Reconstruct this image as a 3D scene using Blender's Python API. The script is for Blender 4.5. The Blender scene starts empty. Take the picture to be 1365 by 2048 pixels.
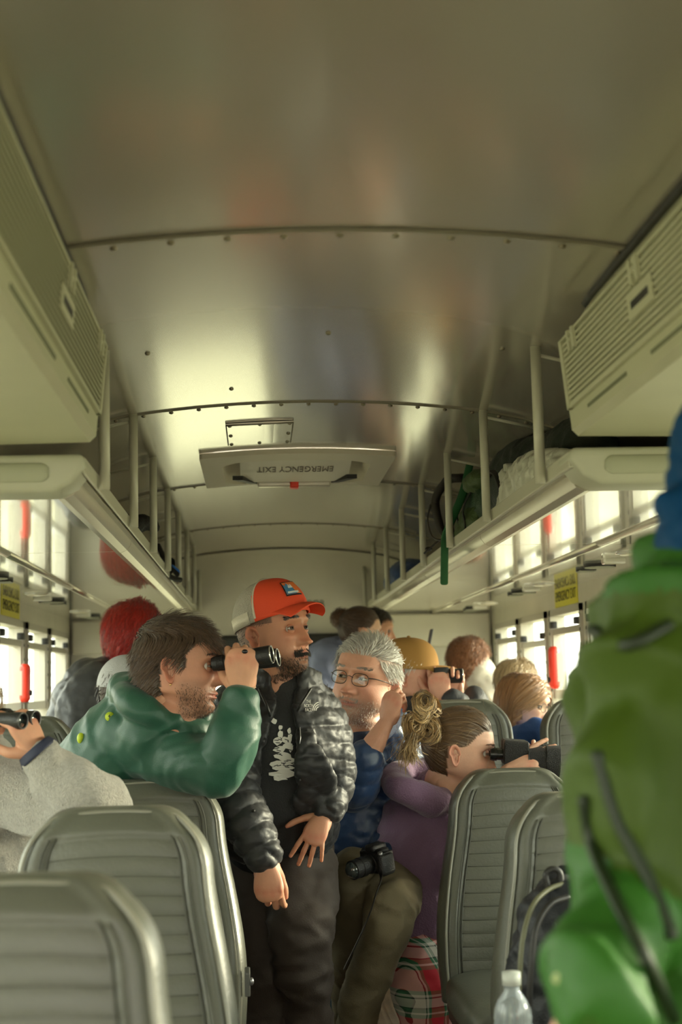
import bpy, bmesh, math, random
import numpy as np
from mathutils import Vector, Matrix, noise
random.seed(7); rng = np.random.default_rng(7)
scene = bpy.context.scene
COL = scene.collection
PI = math.pi
# ------------------------------------------------------------------ camera
FPX = 2844.0; EYE = 1.25
VPX, VPY, ROLL = 514.0, 1369.0, 0.016
d_ = Vector((VPX-682.5, -(VPY-1024.0), -FPX)).normalized()
u_ = Vector((-ROLL, 1.0, 0.0)); u_ = (u_ - d_*u_.dot(d_)).normalized()
x_ = d_.cross(u_).normalized()
A_ = Matrix(((x_.x, d_.x, u_.x), (x_.y, d_.y, u_.y), (x_.z, d_.z, u_.z)))   # camera <- world
B_ = A_.transposed()
cd = bpy.data.cameras.new('camera'); cam = bpy.data.objects.new('camera', cd); COL.objects.link(cam)
cd.sensor_fit = 'VERTICAL'; cd.sensor_height = 36.0; cd.lens = FPX/2048*36.0
cd.clip_start = 0.05; cd.clip_end = 400
M4 = B_.to_4x4(); M4.translation = Vector((0, 0, EYE)); cam.matrix_world = M4
cd.dof.use_dof = True; cd.dof.focus_distance = 3.8; cd.dof.aperture_fstop = 3.7
scene.camera = cam
# ------------------------------------------------------------------ light
scene.view_settings.view_transform = 'Standard'; scene.view_settings.look = 'None'
scene.view_settings.gamma = 1.0; scene.view_settings.exposure = 1.28
scene.view_settings.use_curve_mapping = False
W = bpy.data.worlds.new('overcast_sky'); scene.world = W; W.use_nodes = True
nt = W.node_tree; nt.nodes.clear()
wo = nt.nodes.new('ShaderNodeOutputWorld'); bg = nt.nodes.new('ShaderNodeBackground')
tc = nt.nodes.new('ShaderNodeTexCoord'); sx = nt.nodes.new('ShaderNodeSeparateXYZ')
cr = nt.nodes.new('ShaderNodeValToRGB')
cr.color_ramp.elements[0].position = 0.0; cr.color_ramp.elements[0].color = (1.0, 0.965, 0.86, 1)
cr.color_ramp.elements[1].position = 0.9; cr.color_ramp.elements[1].color = (0.92, 0.95, 0.95, 1)
nt.links.new(tc.outputs['Generated'], sx.inputs[0]); nt.links.new(sx.outputs['Z'], cr.inputs[0])
nt.links.new(cr.outputs[0], bg.inputs[0]); bg.inputs[1].default_value = 3.1
nt.links.new(bg.outputs[0], wo.inputs[0])
sd = bpy.data.lights.new('hazy_sun', 'SUN'); sd.energy = 4.5; sd.angle = math.radians(14); sd.color = (1.0, 0.86, 0.66)
so = bpy.data.objects.new('hazy_sun', sd); COL.objects.link(so)
so.rotation_euler = Vector((-0.93, -0.22, -0.20)).to_track_quat('-Z', 'Y').to_euler()

def at(px, py, Y):
    """world point at depth Y (along the bus) seen at photo pixel (px,py)"""
    r = B_ @ Vector((px-682.5, -(py-1024.0), -FPX))
    return Vector((r.x*Y/r.y, Y, EYE + r.z*Y/r.y))
# ------------------------------------------------------------------ materials
MATS = {}
def mat(name, col, rough=0.5, metal=0.0, spec=0.5, coat=0.0, coat_rough=0.1, bump=0.0, bscale=60, vary=0.0, vscale=6,
        sheen=0.0, attr=False, sss=0.0, emit=None, estr=0.0, stretch=None, alpha=None, trans=0.0):
    if name in MATS: return MATS[name]
    m = bpy.data.materials.new(name); m.use_nodes = True; t = m.node_tree; p = t.nodes['Principled BSDF']
    L = t.links
    p.inputs['Base Color'].default_value = (*col, 1); p.inputs['Roughness'].default_value = rough
    p.inputs['Metallic'].default_value = metal; p.inputs['Specular IOR Level'].default_value = spec
    p.inputs['Coat Weight'].default_value = coat; p.inputs['Coat Roughness'].default_value = coat_rough
    p.inputs['Sheen Weight'].default_value = sheen; p.inputs['Sheen Roughness'].default_value = 0.5
    if trans: p.inputs['Transmission Weight'].default_value = trans
    if sss:
        p.inputs['Subsurface Weight'].default_value = sss; p.inputs['Subsurface Radius'].default_value = (1.0, 0.35, 0.2)
        p.inputs['Subsurface Scale'].default_value = 0.006
    co = t.nodes.new('ShaderNodeTexCoord'); src = co.outputs['Object']
    if stretch:
        mp = t.nodes.new('ShaderNodeMapping'); mp.inputs['Scale'].default_value = stretch; L.new(src, mp.inputs[0]); src = mp.outputs[0]
    base = None
    if attr:
        a = t.nodes.new('ShaderNodeVertexColor'); a.layer_name = 'Col'
        mx = t.nodes.new('ShaderNodeMix'); mx.data_type = 'RGBA'; mx.blend_type = 'MULTIPLY'; mx.inputs[0].default_value = 1
        mx.inputs[6].default_value = (*col, 1); L.new(a.outputs[0], mx.inputs[7]); base = mx.outputs[2]
    if vary:
        n = t.nodes.new('ShaderNodeTexNoise'); n.inputs['Scale'].default_value = vscale; n.inputs['Detail'].default_value = 4; L.new(src, n.inputs[0])
        h = t.nodes.new('ShaderNodeMapRange'); h.inputs[1].default_value = 0.3; h.inputs[2].default_value = 0.7
        h.inputs[3].default_value = 1-vary; h.inputs[4].default_value = 1+vary; L.new(n.outputs[0], h.inputs[0])
        v = t.nodes.new('ShaderNodeMix'); v.data_type = 'RGBA'; v.blend_type = 'MULTIPLY'; v.inputs[0].default_value = 1
        if base: L.new(base, v.inputs[6])
        else: v.inputs[6].default_value = (*col, 1)
        L.new(h.outputs[0], v.inputs[7]); base = v.outputs[2]
    if base: L.new(base, p.inputs['Base Color'])
    if bump:
        n2 = t.nodes.new('ShaderNodeTexNoise'); n2.inputs['Scale'].default_value = bscale; n2.inputs['Detail'].default_value = 3; L.new(src, n2.inputs[0])
        b = t.nodes.new('ShaderNodeBump'); b.inputs['Strength'].default_value = bump; b.inputs['Distance'].default_value = 0.01
        L.new(n2.outputs[0], b.inputs['Height']); L.new(b.outputs[0], p.inputs['Normal'])
    if emit:
        p.inputs['Emission Color'].default_value = (*emit, 1); p.inputs['Emission Strength'].default_value = estr
    MATS[name] = m; return m

def glass_mat(name, tint=(0.93, 0.97, 0.92), rough=0.02):
    m = bpy.data.materials.new(name); m.use_nodes = True; t = m.node_tree; t.nodes.clear()
    o = t.nodes.new('ShaderNodeOutputMaterial'); tr = t.nodes.new('ShaderNodeBsdfTransparent'); tr.inputs[0].default_value = (*tint, 1)
    g = t.nodes.new('ShaderNodeBsdfGlossy'); g.inputs['Roughness'].default_value = rough
    lw = t.nodes.new('ShaderNodeLayerWeight'); lw.inputs[0].default_value = 0.5
    pw = t.nodes.new('ShaderNodeMath'); pw.operation = 'POWER'; pw.inputs[1].default_value = 5.0; t.links.new(lw.outputs['Facing'], pw.inputs[0])
    f = t.nodes.new('ShaderNodeMapRange'); f.inputs[3].default_value = 0.03; f.inputs[4].default_value = 0.45; t.links.new(pw.outputs[0], f.inputs[0])
    mx = t.nodes.new('ShaderNodeMixShader'); t.links.new(f.outputs[0], mx.inputs[0]); t.links.new(tr.outputs[0], mx.inputs[1]); t.links.new(g.outputs[0], mx.inputs[2])
    t.links.new(mx.outputs[0], o.inputs[0]); MATS[name] = m; return m

# ------------------------------------------------------------------ mesh helpers
def tag(o, label=None, cat=None, group=None, kind=None):
    if label: o['label'] = label
    if cat: o['category'] = cat
    if group: o['group'] = group
    if kind: o['kind'] = kind
    return o
def empty(name, loc=(0, 0, 0), label=None, cat=None, group=None, kind=None):
    o = bpy.data.objects.new(name, None); COL.objects.link(o); o.location = loc; o.empty_display_size = 0.1
    return tag(o, label, cat, group, kind)
class MB:
    """collects geometry (numpy) in world coordinates"""
    def __init__(s): s.v = []; s.f = []; s.m = []; s.n = 0; s.c = []
    def add(s, v, f, mi=0, c=None):
        v = np.asarray(v, float).reshape(-1, 3)
        s.v.append(v); s.f += [tuple(i+s.n for i in q) for q in f]; s.m += [mi]*len(f); s.n += len(v)
        s.c.append(np.ones((len(v), 3)) if c is None else np.broadcast_to(np.asarray(c, float), (len(v), 3)))
        return s
    def box(s, a, b, mi=0):
        x0, y0, z0 = a; x1, y1, z1 = b
        s.add([(x0,y0,z0),(x1,y0,z0),(x1,y1,z0),(x0,y1,z0),(x0,y0,z1),(x1,y0,z1),(x1,y1,z1),(x0,y1,z1)],
              [(3,2,1,0),(4,5,6,7),(0,1,5,4),(1,2,6,5),(2,3,7,6),(3,0,4,7)], mi); return s
    def build(s, name, mats, parent=None, smooth=True, bevel=0.0, seg=2, autosmooth=None):
        me = bpy.data.meshes.new(name); V = np.concatenate(s.v) if s.v else np.zeros((0, 3))
        me.from_pydata(V.tolist(), [], s.f)
        if not isinstance(mats, (list, tuple)): mats = [mats]
        for m in mats: me.materials.append(m)
        if len(mats) > 1: me.polygons.foreach_set('material_index', s.m)
        C = np.concatenate(s.c)
        if (C != 1).any():
            ca = me.color_attributes.new('Col', 'FLOAT_COLOR', 'POINT')
            ca.data.foreach_set('color', np.hstack([C, np.ones((len(C), 1))]).ravel())
        o = bpy.data.objects.new(name, me); COL.objects.link(o)
        if bevel:
            bm = bmesh.new(); bm.from_mesh(me)
            es = [e for e in bm.edges if len(e.link_faces) == 2 and e.calc_face_angle(0) > 0.5]
            bmesh.ops.bevel(bm, geom=es, offset=bevel, segments=seg, affect='EDGES', profile=0.5, clamp_overlap=True)
            bm.to_mesh(me); bm.free()
        if smooth:
            me.polygons.foreach_set('use_smooth', [True]*len(me.polygons))
            if bevel or autosmooth:
                try: me.set_sharp_from_angle(angle=autosmooth or 0.7)
                except Exception: pass
        me.update()
        if parent is not None:
            o.parent = parent; par = parent
            off = Vector((0, 0, 0))
            while par is not None: off += Vector(par.location); par = par.parent
            me.transform(Matrix.Translation(-off))
        return o
def catmull(P, n):
    P = np.asarray(P, float); m = len(P)
    if m == 2: return P[0] + (P[1]-P[0])*np.linspace(0, 1, n)[:, None]
    t = np.linspace(0, m-1, n); out = []
    Q = np.vstack([2*P[0]-P[1], P, 2*P[-1]-P[-2]])
    for a in t:
        i = min(int(a), m-2); u = a-i; p0, p1, p2, p3 = Q[i:i+4]
        out.append(0.5*((2*p1)+(-p0+p2)*u+(2*p0-5*p1+4*p2-p3)*u*u+(-p0+3*p1-3*p2+p3)*u**3))
    return np.array(out)
def nrm(a): return a/np.maximum(np.linalg.norm(a, axis=-1, keepdims=True), 1e-9)
def frames(P, ref=None):
    T = nrm(np.gradient(P, axis=0)); r = np.asarray(ref if ref is not None else ((0, 0, 1) if abs(T[0][2]) < 0.8 else (1, 0, 0)), float)
    S = []; Up = []
    for t in T:
        s = r - t*np.dot(r, t); s = s/max(np.linalg.norm(s), 1e-9); S.append(s); Up.append(np.cross(t, s))
        if ref is None: r = s
    return T, np.array(S), np.array(Up)
def tube(nodes, n=24, k=14, ref=None, mod=None, capround=True):
    """nodes: (point, ra[, rb]); ra is measured along ref, rb across it. Returns verts, faces of a closed tube"""
    P = catmull([tuple(q[0]) for q in nodes], n)
    R = catmull([(q[1], q[2] if len(q) > 2 else q[1], 0) for q in nodes], n)[:, :2]
    T, S, U = frames(P, ref)
    if mod is not None:
        d = np.r_[0, np.cumsum(np.linalg.norm(np.diff(P, axis=0), axis=1))]; R = R*mod(d)[:, None]
    R = np.maximum(R, 1e-4)
    a = np.linspace(0, 2*PI, k, endpoint=False)
    rings = P[:, None, :] + (R[:, 0, None]*np.cos(a))[:, :, None]*S[:, None, :] + (R[:, 1, None]*np.sin(a))[:, :, None]*U[:, None, :]
    if capround:
        pre = []; post = []
        for f in (0.25, 0.6, 0.87):
            c = math.sqrt(1-f*f)
            post.append(P[-1] + T[-1]*R[-1].mean()*f + (rings[-1]-P[-1])*c)
            pre.insert(0, P[0] - T[0]*R[0].mean()*f + (rings[0]-P[0])*c)
        rings = np.concatenate([np.array(pre), rings, np.array(post)])
    N = len(rings); V = rings.reshape(-1, 3); Fs = []
    for i in range(N-1):
        for j in range(k):
            j2 = (j+1) % k; Fs.append((i*k+j, i*k+j2, (i+1)*k+j2, (i+1)*k+j))
    Fs.append(tuple(range(k-1, -1, -1))); Fs.append(tuple((N-1)*k+j for j in range(k)))
    return V, Fs
def ellipsoid(c, r, rot=None, nu=20, nv=12):
    V = [(0, 0, -1)]; 
    for i in range(1, nv):
        e = -PI/2+PI*i/nv
        for j in range(nu): V.append((math.cos(e)*math.cos(2*PI*j/nu), math.cos(e)*math.sin(2*PI*j/nu), math.sin(e)))
    V.append((0, 0, 1)); V = np.array(V)*np.asarray(r if hasattr(r, '__len__') else (r, r, r)); Fs = []
    for j in range(nu): Fs.append((0, 1+(j+1) % nu, 1+j)); Fs.append((len(V)-1, len(V)-1-nu+j, len(V)-1-nu+(j+1) % nu))
    for i in range(nv-2):
        for j in range(nu): a = 1+i*nu; Fs.append((a+j, a+(j+1) % nu, a+nu+(j+1) % nu, a+nu+j))
    if rot is not None: V = V @ np.array(rot).T
    return V+np.asarray(tuple(c)), Fs
def loft(rings, closed=True, caps=True):
    rings = np.asarray(rings, float); N, k = rings.shape[:2]; V = rings.reshape(-1, 3); Fs = []
    for i in range(N-1):
        for j in range(k if closed else k-1):
            j2 = (j+1) % k; Fs.append((i*k+j, i*k+j2, (i+1)*k+j2, (i+1)*k+j))
    if caps and closed: Fs.append(tuple(range(k-1, -1, -1))); Fs.append(tuple((N-1)*k+j for j in range(k)))
    return V, Fs
def prism(poly, axis, a, b):
    """extrude 2-D polygon along axis ('x','y','z') from a to b"""
    def P(u, v, w): return {'x': (w, u, v), 'y': (u, w, v), 'z': (u, v, w)}[axis]
    n = len(poly); V = [P(u, v, a) for u, v in poly]+[P(u, v, b) for u, v in poly]
    Fs = [tuple(range(n)), tuple(range(2*n-1, n-1, -1))]+[(i, (i+1) % n, n+(i+1) % n, n+i)[::-1] for i in range(n)]
    return V, Fs
def fixn(o):
    bm = bmesh.new(); bm.from_mesh(o.data); bmesh.ops.recalc_face_normals(bm, faces=bm.faces); bm.to_mesh(o.data); bm.free(); return o
def cyl(a, b, r, k=20, r2=None):
    return tube([(a, r), (b, r if r2 is None else r2)], n=2, k=k, capround=False)
def rot_frame(x, y, z):   # columns
    return np.array([x, y, z], float).T
def text_mesh(s, size, font_extrude=0.0004):
    cu = bpy.data.curves.new('lettering', 'FONT'); cu.body = s; cu.size = size; cu.extrude = font_extrude; cu.align_x = 'CENTER'; cu.align_y = 'CENTER'
    o = bpy.data.objects.new('tmp', cu); COL.objects.link(o); dg = bpy.context.evaluated_depsgraph_get(); dg.update()
    me = bpy.data.meshes.new_from_object(o.evaluated_get(dg)); bpy.data.objects.remove(o); return me
def put_text(name, s, size, origin, xdir, ydir, m, parent=None, widthfit=None, bold=0.0):
    me = text_mesh(s, size); v = np.zeros(len(me.vertices)*3); me.vertices.foreach_get('co', v); v = v.reshape(-1, 3)
    if widthfit: v[:, 0] *= widthfit/max(np.ptp(v[:, 0]), 1e-6)
    X = nrm(np.array(tuple(xdir), float)); Yv = np.array(tuple(ydir), float); Yv = nrm(Yv-X*np.dot(X, Yv)); Z = np.cross(X, Yv)
    w = np.array(tuple(origin))+v[:, :1]*X+v[:, 1:2]*Yv+v[:, 2:3]*Z
    b = MB(); b.add(w, [tuple(p.vertices) for p in me.polygons]); bpy.data.meshes.remove(me)
    return b.build(name, m, parent, smooth=False)
def remesh(parts, voxel, smooth_it=2):
    """union of closed pieces -> one continuous surface; returns verts, faces(np)"""
    b = MB()
    for v, f in parts: b.add(v, f)
    me = bpy.data.meshes.new('r'); me.from_pydata(np.concatenate(b.v).tolist(), [], b.f)
    bm = bmesh.new(); bm.from_mesh(me); bmesh.ops.recalc_face_normals(bm, faces=bm.faces); bm.to_mesh(me); bm.free()
    o = bpy.data.objects.new('r', me); COL.objects.link(o)
    md = o.modifiers.new('r', 'REMESH'); md.mode = 'VOXEL'; md.voxel_size = voxel; md.adaptivity = 0
    if smooth_it:
        s = o.modifiers.new('s', 'SMOOTH'); s.factor = 0.5; s.iterations = smooth_it
    dg = bpy.context.evaluated_depsgraph_get(); m2 = bpy.data.meshes.new_from_object(o.evaluated_get(dg))
    bpy.data.objects.remove(o); bpy.data.meshes.remove(me)
    v = np.zeros(len(m2.vertices)*3); m2.vertices.foreach_get('co', v); n = np.zeros_like(v)
    m2.vertices.foreach_get('normal', n)
    return m2, v.reshape(-1, 3), n.reshape(-1, 3)
def fbm(P, scale, octv=2, seed=0.0):
    """cheap vector noise: sums of sines with domain warp, numpy-fast"""
    P = np.asarray(P)*scale+seed; out = np.zeros(len(P)); a = 1.0; tot = 0
    for o in range(octv):
        q = P*(1.9**o)
        w = np.sin(q[:, 1]*1.7+seed+2.1*np.sin(q[:, 2]*1.3+seed*1.7))
        out += a*np.sin(q[:, 0]*1.9+1.6*w+seed)*np.cos(q[:, 2]*1.6+1.4*np.sin(q[:, 0]*1.1+q[:, 1]*1.5+seed)); tot += a; a *= 0.5
    return out/tot
def cloth(name, parts, voxel, m, parent, disp=None, smooth_it=3, colf=None):
    me, v, n = remesh(parts, voxel, smooth_it)
    if disp is not None:
        v = v+n*np.asarray(disp(v, n))[:, None]; me.vertices.foreach_set('co', v.ravel())
    me.name = name; me.materials.clear()
    for q in (m if isinstance(m, (list, tuple)) else [m]): me.materials.append(q)
    if colf is not None:
        C = colf(v, n); ca = me.color_attributes.new('Col', 'FLOAT_COLOR', 'POINT')
        ca.data.foreach_set('color', np.hstack([C, np.ones((len(C), 1))]).ravel())
    me.polygons.foreach_set('use_smooth', [True]*len(me.polygons)); me.update()
    o = bpy.data.objects.new(name, me); COL.objects.link(o)
    if parent is not None:
        o.parent = parent; off = Vector((0, 0, 0)); par = parent
        while par is not None: off += Vector(par.location); par = par.parent
        me.transform(Matrix.Translation(-off))
    return o
def G(x, s): return np.exp(-(x/s)**2)
def sstep(a, b, x): t = np.clip((x-a)/(b-a), 0, 1); return t*t*(3-2*t)
# ================================================================== THE BUS
XC = 0.15; HW = 1.18; XL = XC-HW; XR = XC+HW; YB = 8.0; YF = -3.0; BAY = 0.7175
m_ceil = mat('ceiling_paint', (0.45, 0.41, 0.34), 0.24, spec=1.0, coat=1.0, coat_rough=0.13, bump=0.04, bscale=2.2, metal=0.25)
m_wall = mat('cream_wall_paint', (0.62, 0.59, 0.48), 0.38, spec=0.6, vary=0.04)
m_rackw = mat('gloss_white_panel', (0.68, 0.67, 0.58), 0.12, spec=0.9, coat=1.0, coat_rough=0.04, bump=0.015, bscale=2.5)
m_rackp = mat('rack_end_plastic', (0.52, 0.53, 0.42), 0.42)
m_alu = mat('satin_aluminium', (0.66, 0.62, 0.52), 0.30, metal=0.75)
m_pole = mat('pole_paint', (0.56, 0.55, 0.44), 0.35, spec=0.6)
m_seam = mat('dark_joint', (0.20, 0.18, 0.13), 0.5)
m_ac = mat('air_unit_plastic', (0.53, 0.53, 0.375), 0.42, vary=0.03)
m_acg = mat('air_grille', (0.17, 0.18, 0.11), 0.6)
m_frame = mat('window_aluminium', (0.52, 0.49, 0.42), 0.38, metal=0.5)
m_black = mat('black_rubber', (0.018, 0.017, 0.016), 0.5)
m_floor = mat('ribbed_floor', (0.16, 0.10, 0.055), 0.5, vary=0.25, vscale=9, bump=0.2, bscale=90)
m_sign = mat('yellow_sign', (0.72, 0.66, 0.03), 0.5)
m_signt = mat('sign_lettering', (0.10, 0.09, 0.02), 0.6)
m_red = mat('red_plastic', (0.80, 0.045, 0.02), 0.35)
m_glass = glass_mat('window_glass')
m_screw = mat('screw_steel', (0.30, 0.27, 0.2), 0.35, metal=0.8)
# ---- outside ground
b = MB(); b.add([(-90, -60, -0.9), (110, -60, -0.9), (110, 120, -0.9), (-90, 120, -0.9)], [(0, 1, 2, 3)])
tag(b.build('ground', mat('meadow', (0.30, 0.27, 0.16), 0.9, vary=0.3, vscale=0.4), smooth=False), kind='structure')
# ---- floor with ribs in the aisle
b = MB(); b.box((XL-.03, YF, -0.05), (XR+.03, YB, 0.0))
fl = tag(b.build('floor', m_floor, smooth=False), kind='structure')
b = MB()
for i in range(26): x = -0.05+i*0.022; b.box((x, 0.5, 0.0), (x+0.011, YB-0.1, 0.004))
tag(b.build('rib', m_floor, fl, smooth=False), kind='stuff')
# ---- ceiling: curved sheets between the seams
prof = [(0, .740), (.1, .7386), (.2, .7343), (.3, .727), (.4, .717), (.48, .706), (.56, .690), (.65, .662), (.75, .62), (.85, .578), (.95, .54), (1.05, .49), (1.13, .445), (1.18, .41)]
PX = np.array([p[0] for p in prof]); PZ = np.array([p[1] for p in prof])
def czr(x): return EYE+np.interp(abs(x-XC), PX, PZ)
xs = np.concatenate([-np.linspace(1.18, 0, 33)[:-1], np.linspace(0, 1.18, 33)])
ce = empty('ceiling', (XC, 2, EYE+.74)); ce['kind'] = 'structure'
seams = [2.26-1.435*i for i in range(3, 0, -1)]+[2.26, 3.695, 5.13, 6.565]
edges = [YF]+[s for s in seams if s > YF]+[YB]
HX0, HX1, HY0, HY1 = -0.135, 0.42, 4.50, 5.10      # hatch hole
for i in range(len(edges)-1):
    y0, y1 = edges[i], edges[i+1]+0.012
    def sheet(b, xa, xb, ya, yb_):
        xx = XC+xs; xx = xx[(xx > xa+1e-6) & (xx < xb-1e-6)]; xx = np.r_[xa, xx, xb]
        dz = 0.0015*((i % 2))
        lo = [[(x, y, czr(x)+dz) for x in xx] for y in (ya, yb_)]
        hi = [[(x, y, czr(x)+dz+.004) for x in xx] for y in (yb_, ya)]
        ring = lo+hi; ring.append(lo[0]); v, f = loft(np.array(ring), closed=False, caps=False); b.add(v, [q[::-1] for q in f])
    b = MB()
    if y0 < HY0 < y1:
        sheet(b, XL, HX0, y0, y1); sheet(b, HX1, XR, y0, y1); sheet(b, HX0, HX1, y0, HY0); sheet(b, HX0, HX1, HY1, y1)
    else: sheet(b, XL, XR, y0, y1)
    p = b.build('ceiling_panel', m_ceil, ce, autosmooth=0.9)
    if i > 0 and y0 > 1.5:
        b = MB()
        for sgn in (1,):
            xx = XC+np.linspace(-.66, .66, 60)
            ring = [[(x, y, czr(x)-dz) for x in xx] for y, dz in ((y0-.006, 0.0), (y0-.006, .0035), (y0+.003, .0035), (y0+.006, 0.0))]
            v, f = loft(np.array(ring), closed=False, caps=False); b.add(v, f)
        st = b.build('seam_strip', m_seam, p)
        step = 0.0935 if y0 < 3 else 0.073
        rv = None
        for j in range(-9, 10):
            x = XC+j*step
            if abs(x-XC) > .64: continue
            if rv is None:
                v, f = ellipsoid((0, 0, 0), (.0062, .0062, .004), nu=10, nv=6); bb = MB(); bb.add(v, f); rv = bb.build('rivet', m_screw, None); me_r = rv.data
                rv.parent = p
            else:
                rv = bpy.data.objects.new('rivet', me_r); COL.objects.link(rv); rv.parent = p
            rv.location = Vector((x, y0+.032, czr(x)-.001))-Vector(ce.location)
# seam end of rear wall
def screw(x, y, parent, z=None):
    v, f = ellipsoid((x, y, (czr(x) if z is None else z)-.001), (.006, .006, .004), nu=10, nv=6); b = MB(); b.add(v, f); return b.build('screw', m_screw, parent)
for px, py in ((295, 682), (657, 662), (1004, 676), (463, 771)):
    Y = .735*FPX/(VPY-py); q = at(px, py, Y); o = screw(q.x, Y, ce)
# access plate
ap = empty('access_plate', at(535, 865, 4.06), 'small rectangular ceiling plate held by screws just before the roof hatch', 'plate')
ya, yb_ = 3.97, 4.30; xa, xb = -.075, .115
b = MB(); xx = np.linspace(xa, xb, 8)
ring = [[(x, y, czr(x)-dz) for x in xx] for y, dz in ((ya, 0), (ya, .005), (yb_, .005), (yb_, 0))]
v, f = loft(np.array(ring), closed=False, caps=False); b.add(v, f)
b.build('plate', m_ceil, ap, smooth=False)
b = MB()
for (p, q) in (((xa, ya), (xb, ya)), ((xa, ya), (xa, yb_)), ((xb, ya), (xb, yb_))):
    v, f = cyl((p[0], p[1], czr(p[0])-.005), (q[0], q[1], czr(q[0])-.005), .0022, 6); b.add(v, f)
b.build('gasket', m_seam, ap)
for x, y in ((xa+.01, ya+.01), (xb-.01, ya+.01), (.02, ya+.01), (xa+.01, 4.14), (xb-.01, 4.14), (xa+.01, yb_-.01), (xb-.01, yb_-.01), (.02, yb_-.01)): screw(x, y, ap, czr(x)-.005)
# ---- roof hatch
m_hat = mat('hatch_plastic', (0.66, 0.61, 0.50), 0.6, spec=.25)
h = empty('roof_hatch', ((HX0+HX1)/2, (HY0+HY1)/2, EYE+.73), 'rectangular cream roof escape hatch with lettered plate and red handle', 'hatch')
def rrect(x0, x1, y0, y1, r, n=6):
    P = []
    for cx, cy, a in ((x1-r, y1-r, 0), (x0+r, y1-r, 90), (x0+r, y0+r, 180), (x1-r, y0+r, 270)):
        for i in range(n+1): t = math.radians(a+90*i/n); P.append((cx+r*math.cos(t), cy+r*math.sin(t)))
    Q = []
    for i, p in enumerate(P):
        Q.append(p)
        if i % (n+1) == n:
            q = P[(i+1) % len(P)]; Q += [(p[0]+(q[0]-p[0])*k/10, p[1]+(q[1]-p[1])*k/10) for k in range(1, 10)]
    return Q
zc = lambda x: czr(x)
A = rrect(HX0-.035, HX1+.035, HY0-.05, HY1+.03, .012); Bq = rrect(HX0+.035, HX1-.035, HY0+.05, HY1-.05, .09)
b = MB()
rings = [[(x, y, zc(x)) for x, y in A], [(x, y, zc(x)-.016) for x, y in A], [(x, y, zc(x)-.022) for x, y in Bq], [(x, y, zc(x)-.010) for x, y in Bq],
         [(x*.97+.03*.143, y, zc(x)+.015) for x, y in Bq], [(x*.93+.07*.143, y, zc(x)+.09) for x, y in Bq]]
v, f = loft(np.array(rings), caps=False); b.add(v, f); b.build('frame', m_hat, h, autosmooth=.6)
b = MB(); b.add(*prism(rrect(HX0-.02, HX1+.02, HY0-.02, HY1+.02, .1), 'z', EYE+.80, EYE+.82)); fixn(b.build('lid', m_hat, h, smooth=False))
bq2 = MB(); C1 = rrect(HX0+.09, HX1-.09, HY0+.17, HY1-.16, .05)
v, f = prism(C1, 'z', 0, .016); v = [(x, y, EYE+.738-(y-HY0-.22)*.16+z) for x, y, z in v]; bq2.add(v, f); fixn(bq2.build('cover_plate', mat('hatch_cover', (.74, .70, .60), .5), h, smooth=False))
pl = h.children[-1]
put_text('lettering', 'EMERGENCY EXIT', .05, (.143, HY0+.29, EYE+.7142), (-1, 0, 0), (0, -1, 0), mat('hatch_print', (.16, .13, .10), .6), h, widthfit=.36) if False else None
bx = MB(); bx.box((.015, HY1-.14, EYE+.69), (.27, HY1-.11, EYE+.725)); bx.build('crossbar', m_alu, h, smooth=False, bevel=.004)
bx = MB(); bx.box((.128, HY1-.16, EYE+.682), (.158, HY1-.115, EYE+.712)); bx.build('handle', m_red, h, smooth=False, bevel=.004)
for s in (-1, 1):
    bx = MB(); c = .143+s*.13
    bx.add(*prism([(c, HY1-.14), (c+s*.025, HY1-.14), (c+s*.085, HY1-.24), (c+s*.05, HY1-.24)], 'z', EYE+.70, EYE+.715)); fixn(bx.build('hinge_arm', m_black, h, smooth=False))
put_text('lettering', 'EMERGENCY EXIT', .085, (.143, HY0+.29, EYE+.738-.07*.16-.0015), (-1, 0, 0), (0, 1, -.16), mat('hatch_print', (.16, .13, .10), .6), h, widthfit=.26)
# ---- rear wall
wr = empty('wall_rear', (XC, YB, 1)); wr['kind'] = 'structure'
WL = (-.33, .15); WRr = (.50, .97); WZ = (EYE-.50, EYE+.16); DX = (.0+.06, .66)
b = MB(); zc_ = EYE+.74
def wbox(x0, x1, z0, z1): b.box((x0, YB, z0), (x1, YB+.05, z1))
wbox(XL-.05, XR+.05, 0, WZ[0]); wbox(XL-.05, XR+.05, WZ[1], zc_+.05)
wbox(XL-.05, WL[0], *WZ); wbox(WL[1], WRr[0], *WZ); wbox(WRr[1], XR+.05, *WZ)
b.build('panel', m_wall, wr, smooth=False)
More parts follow.
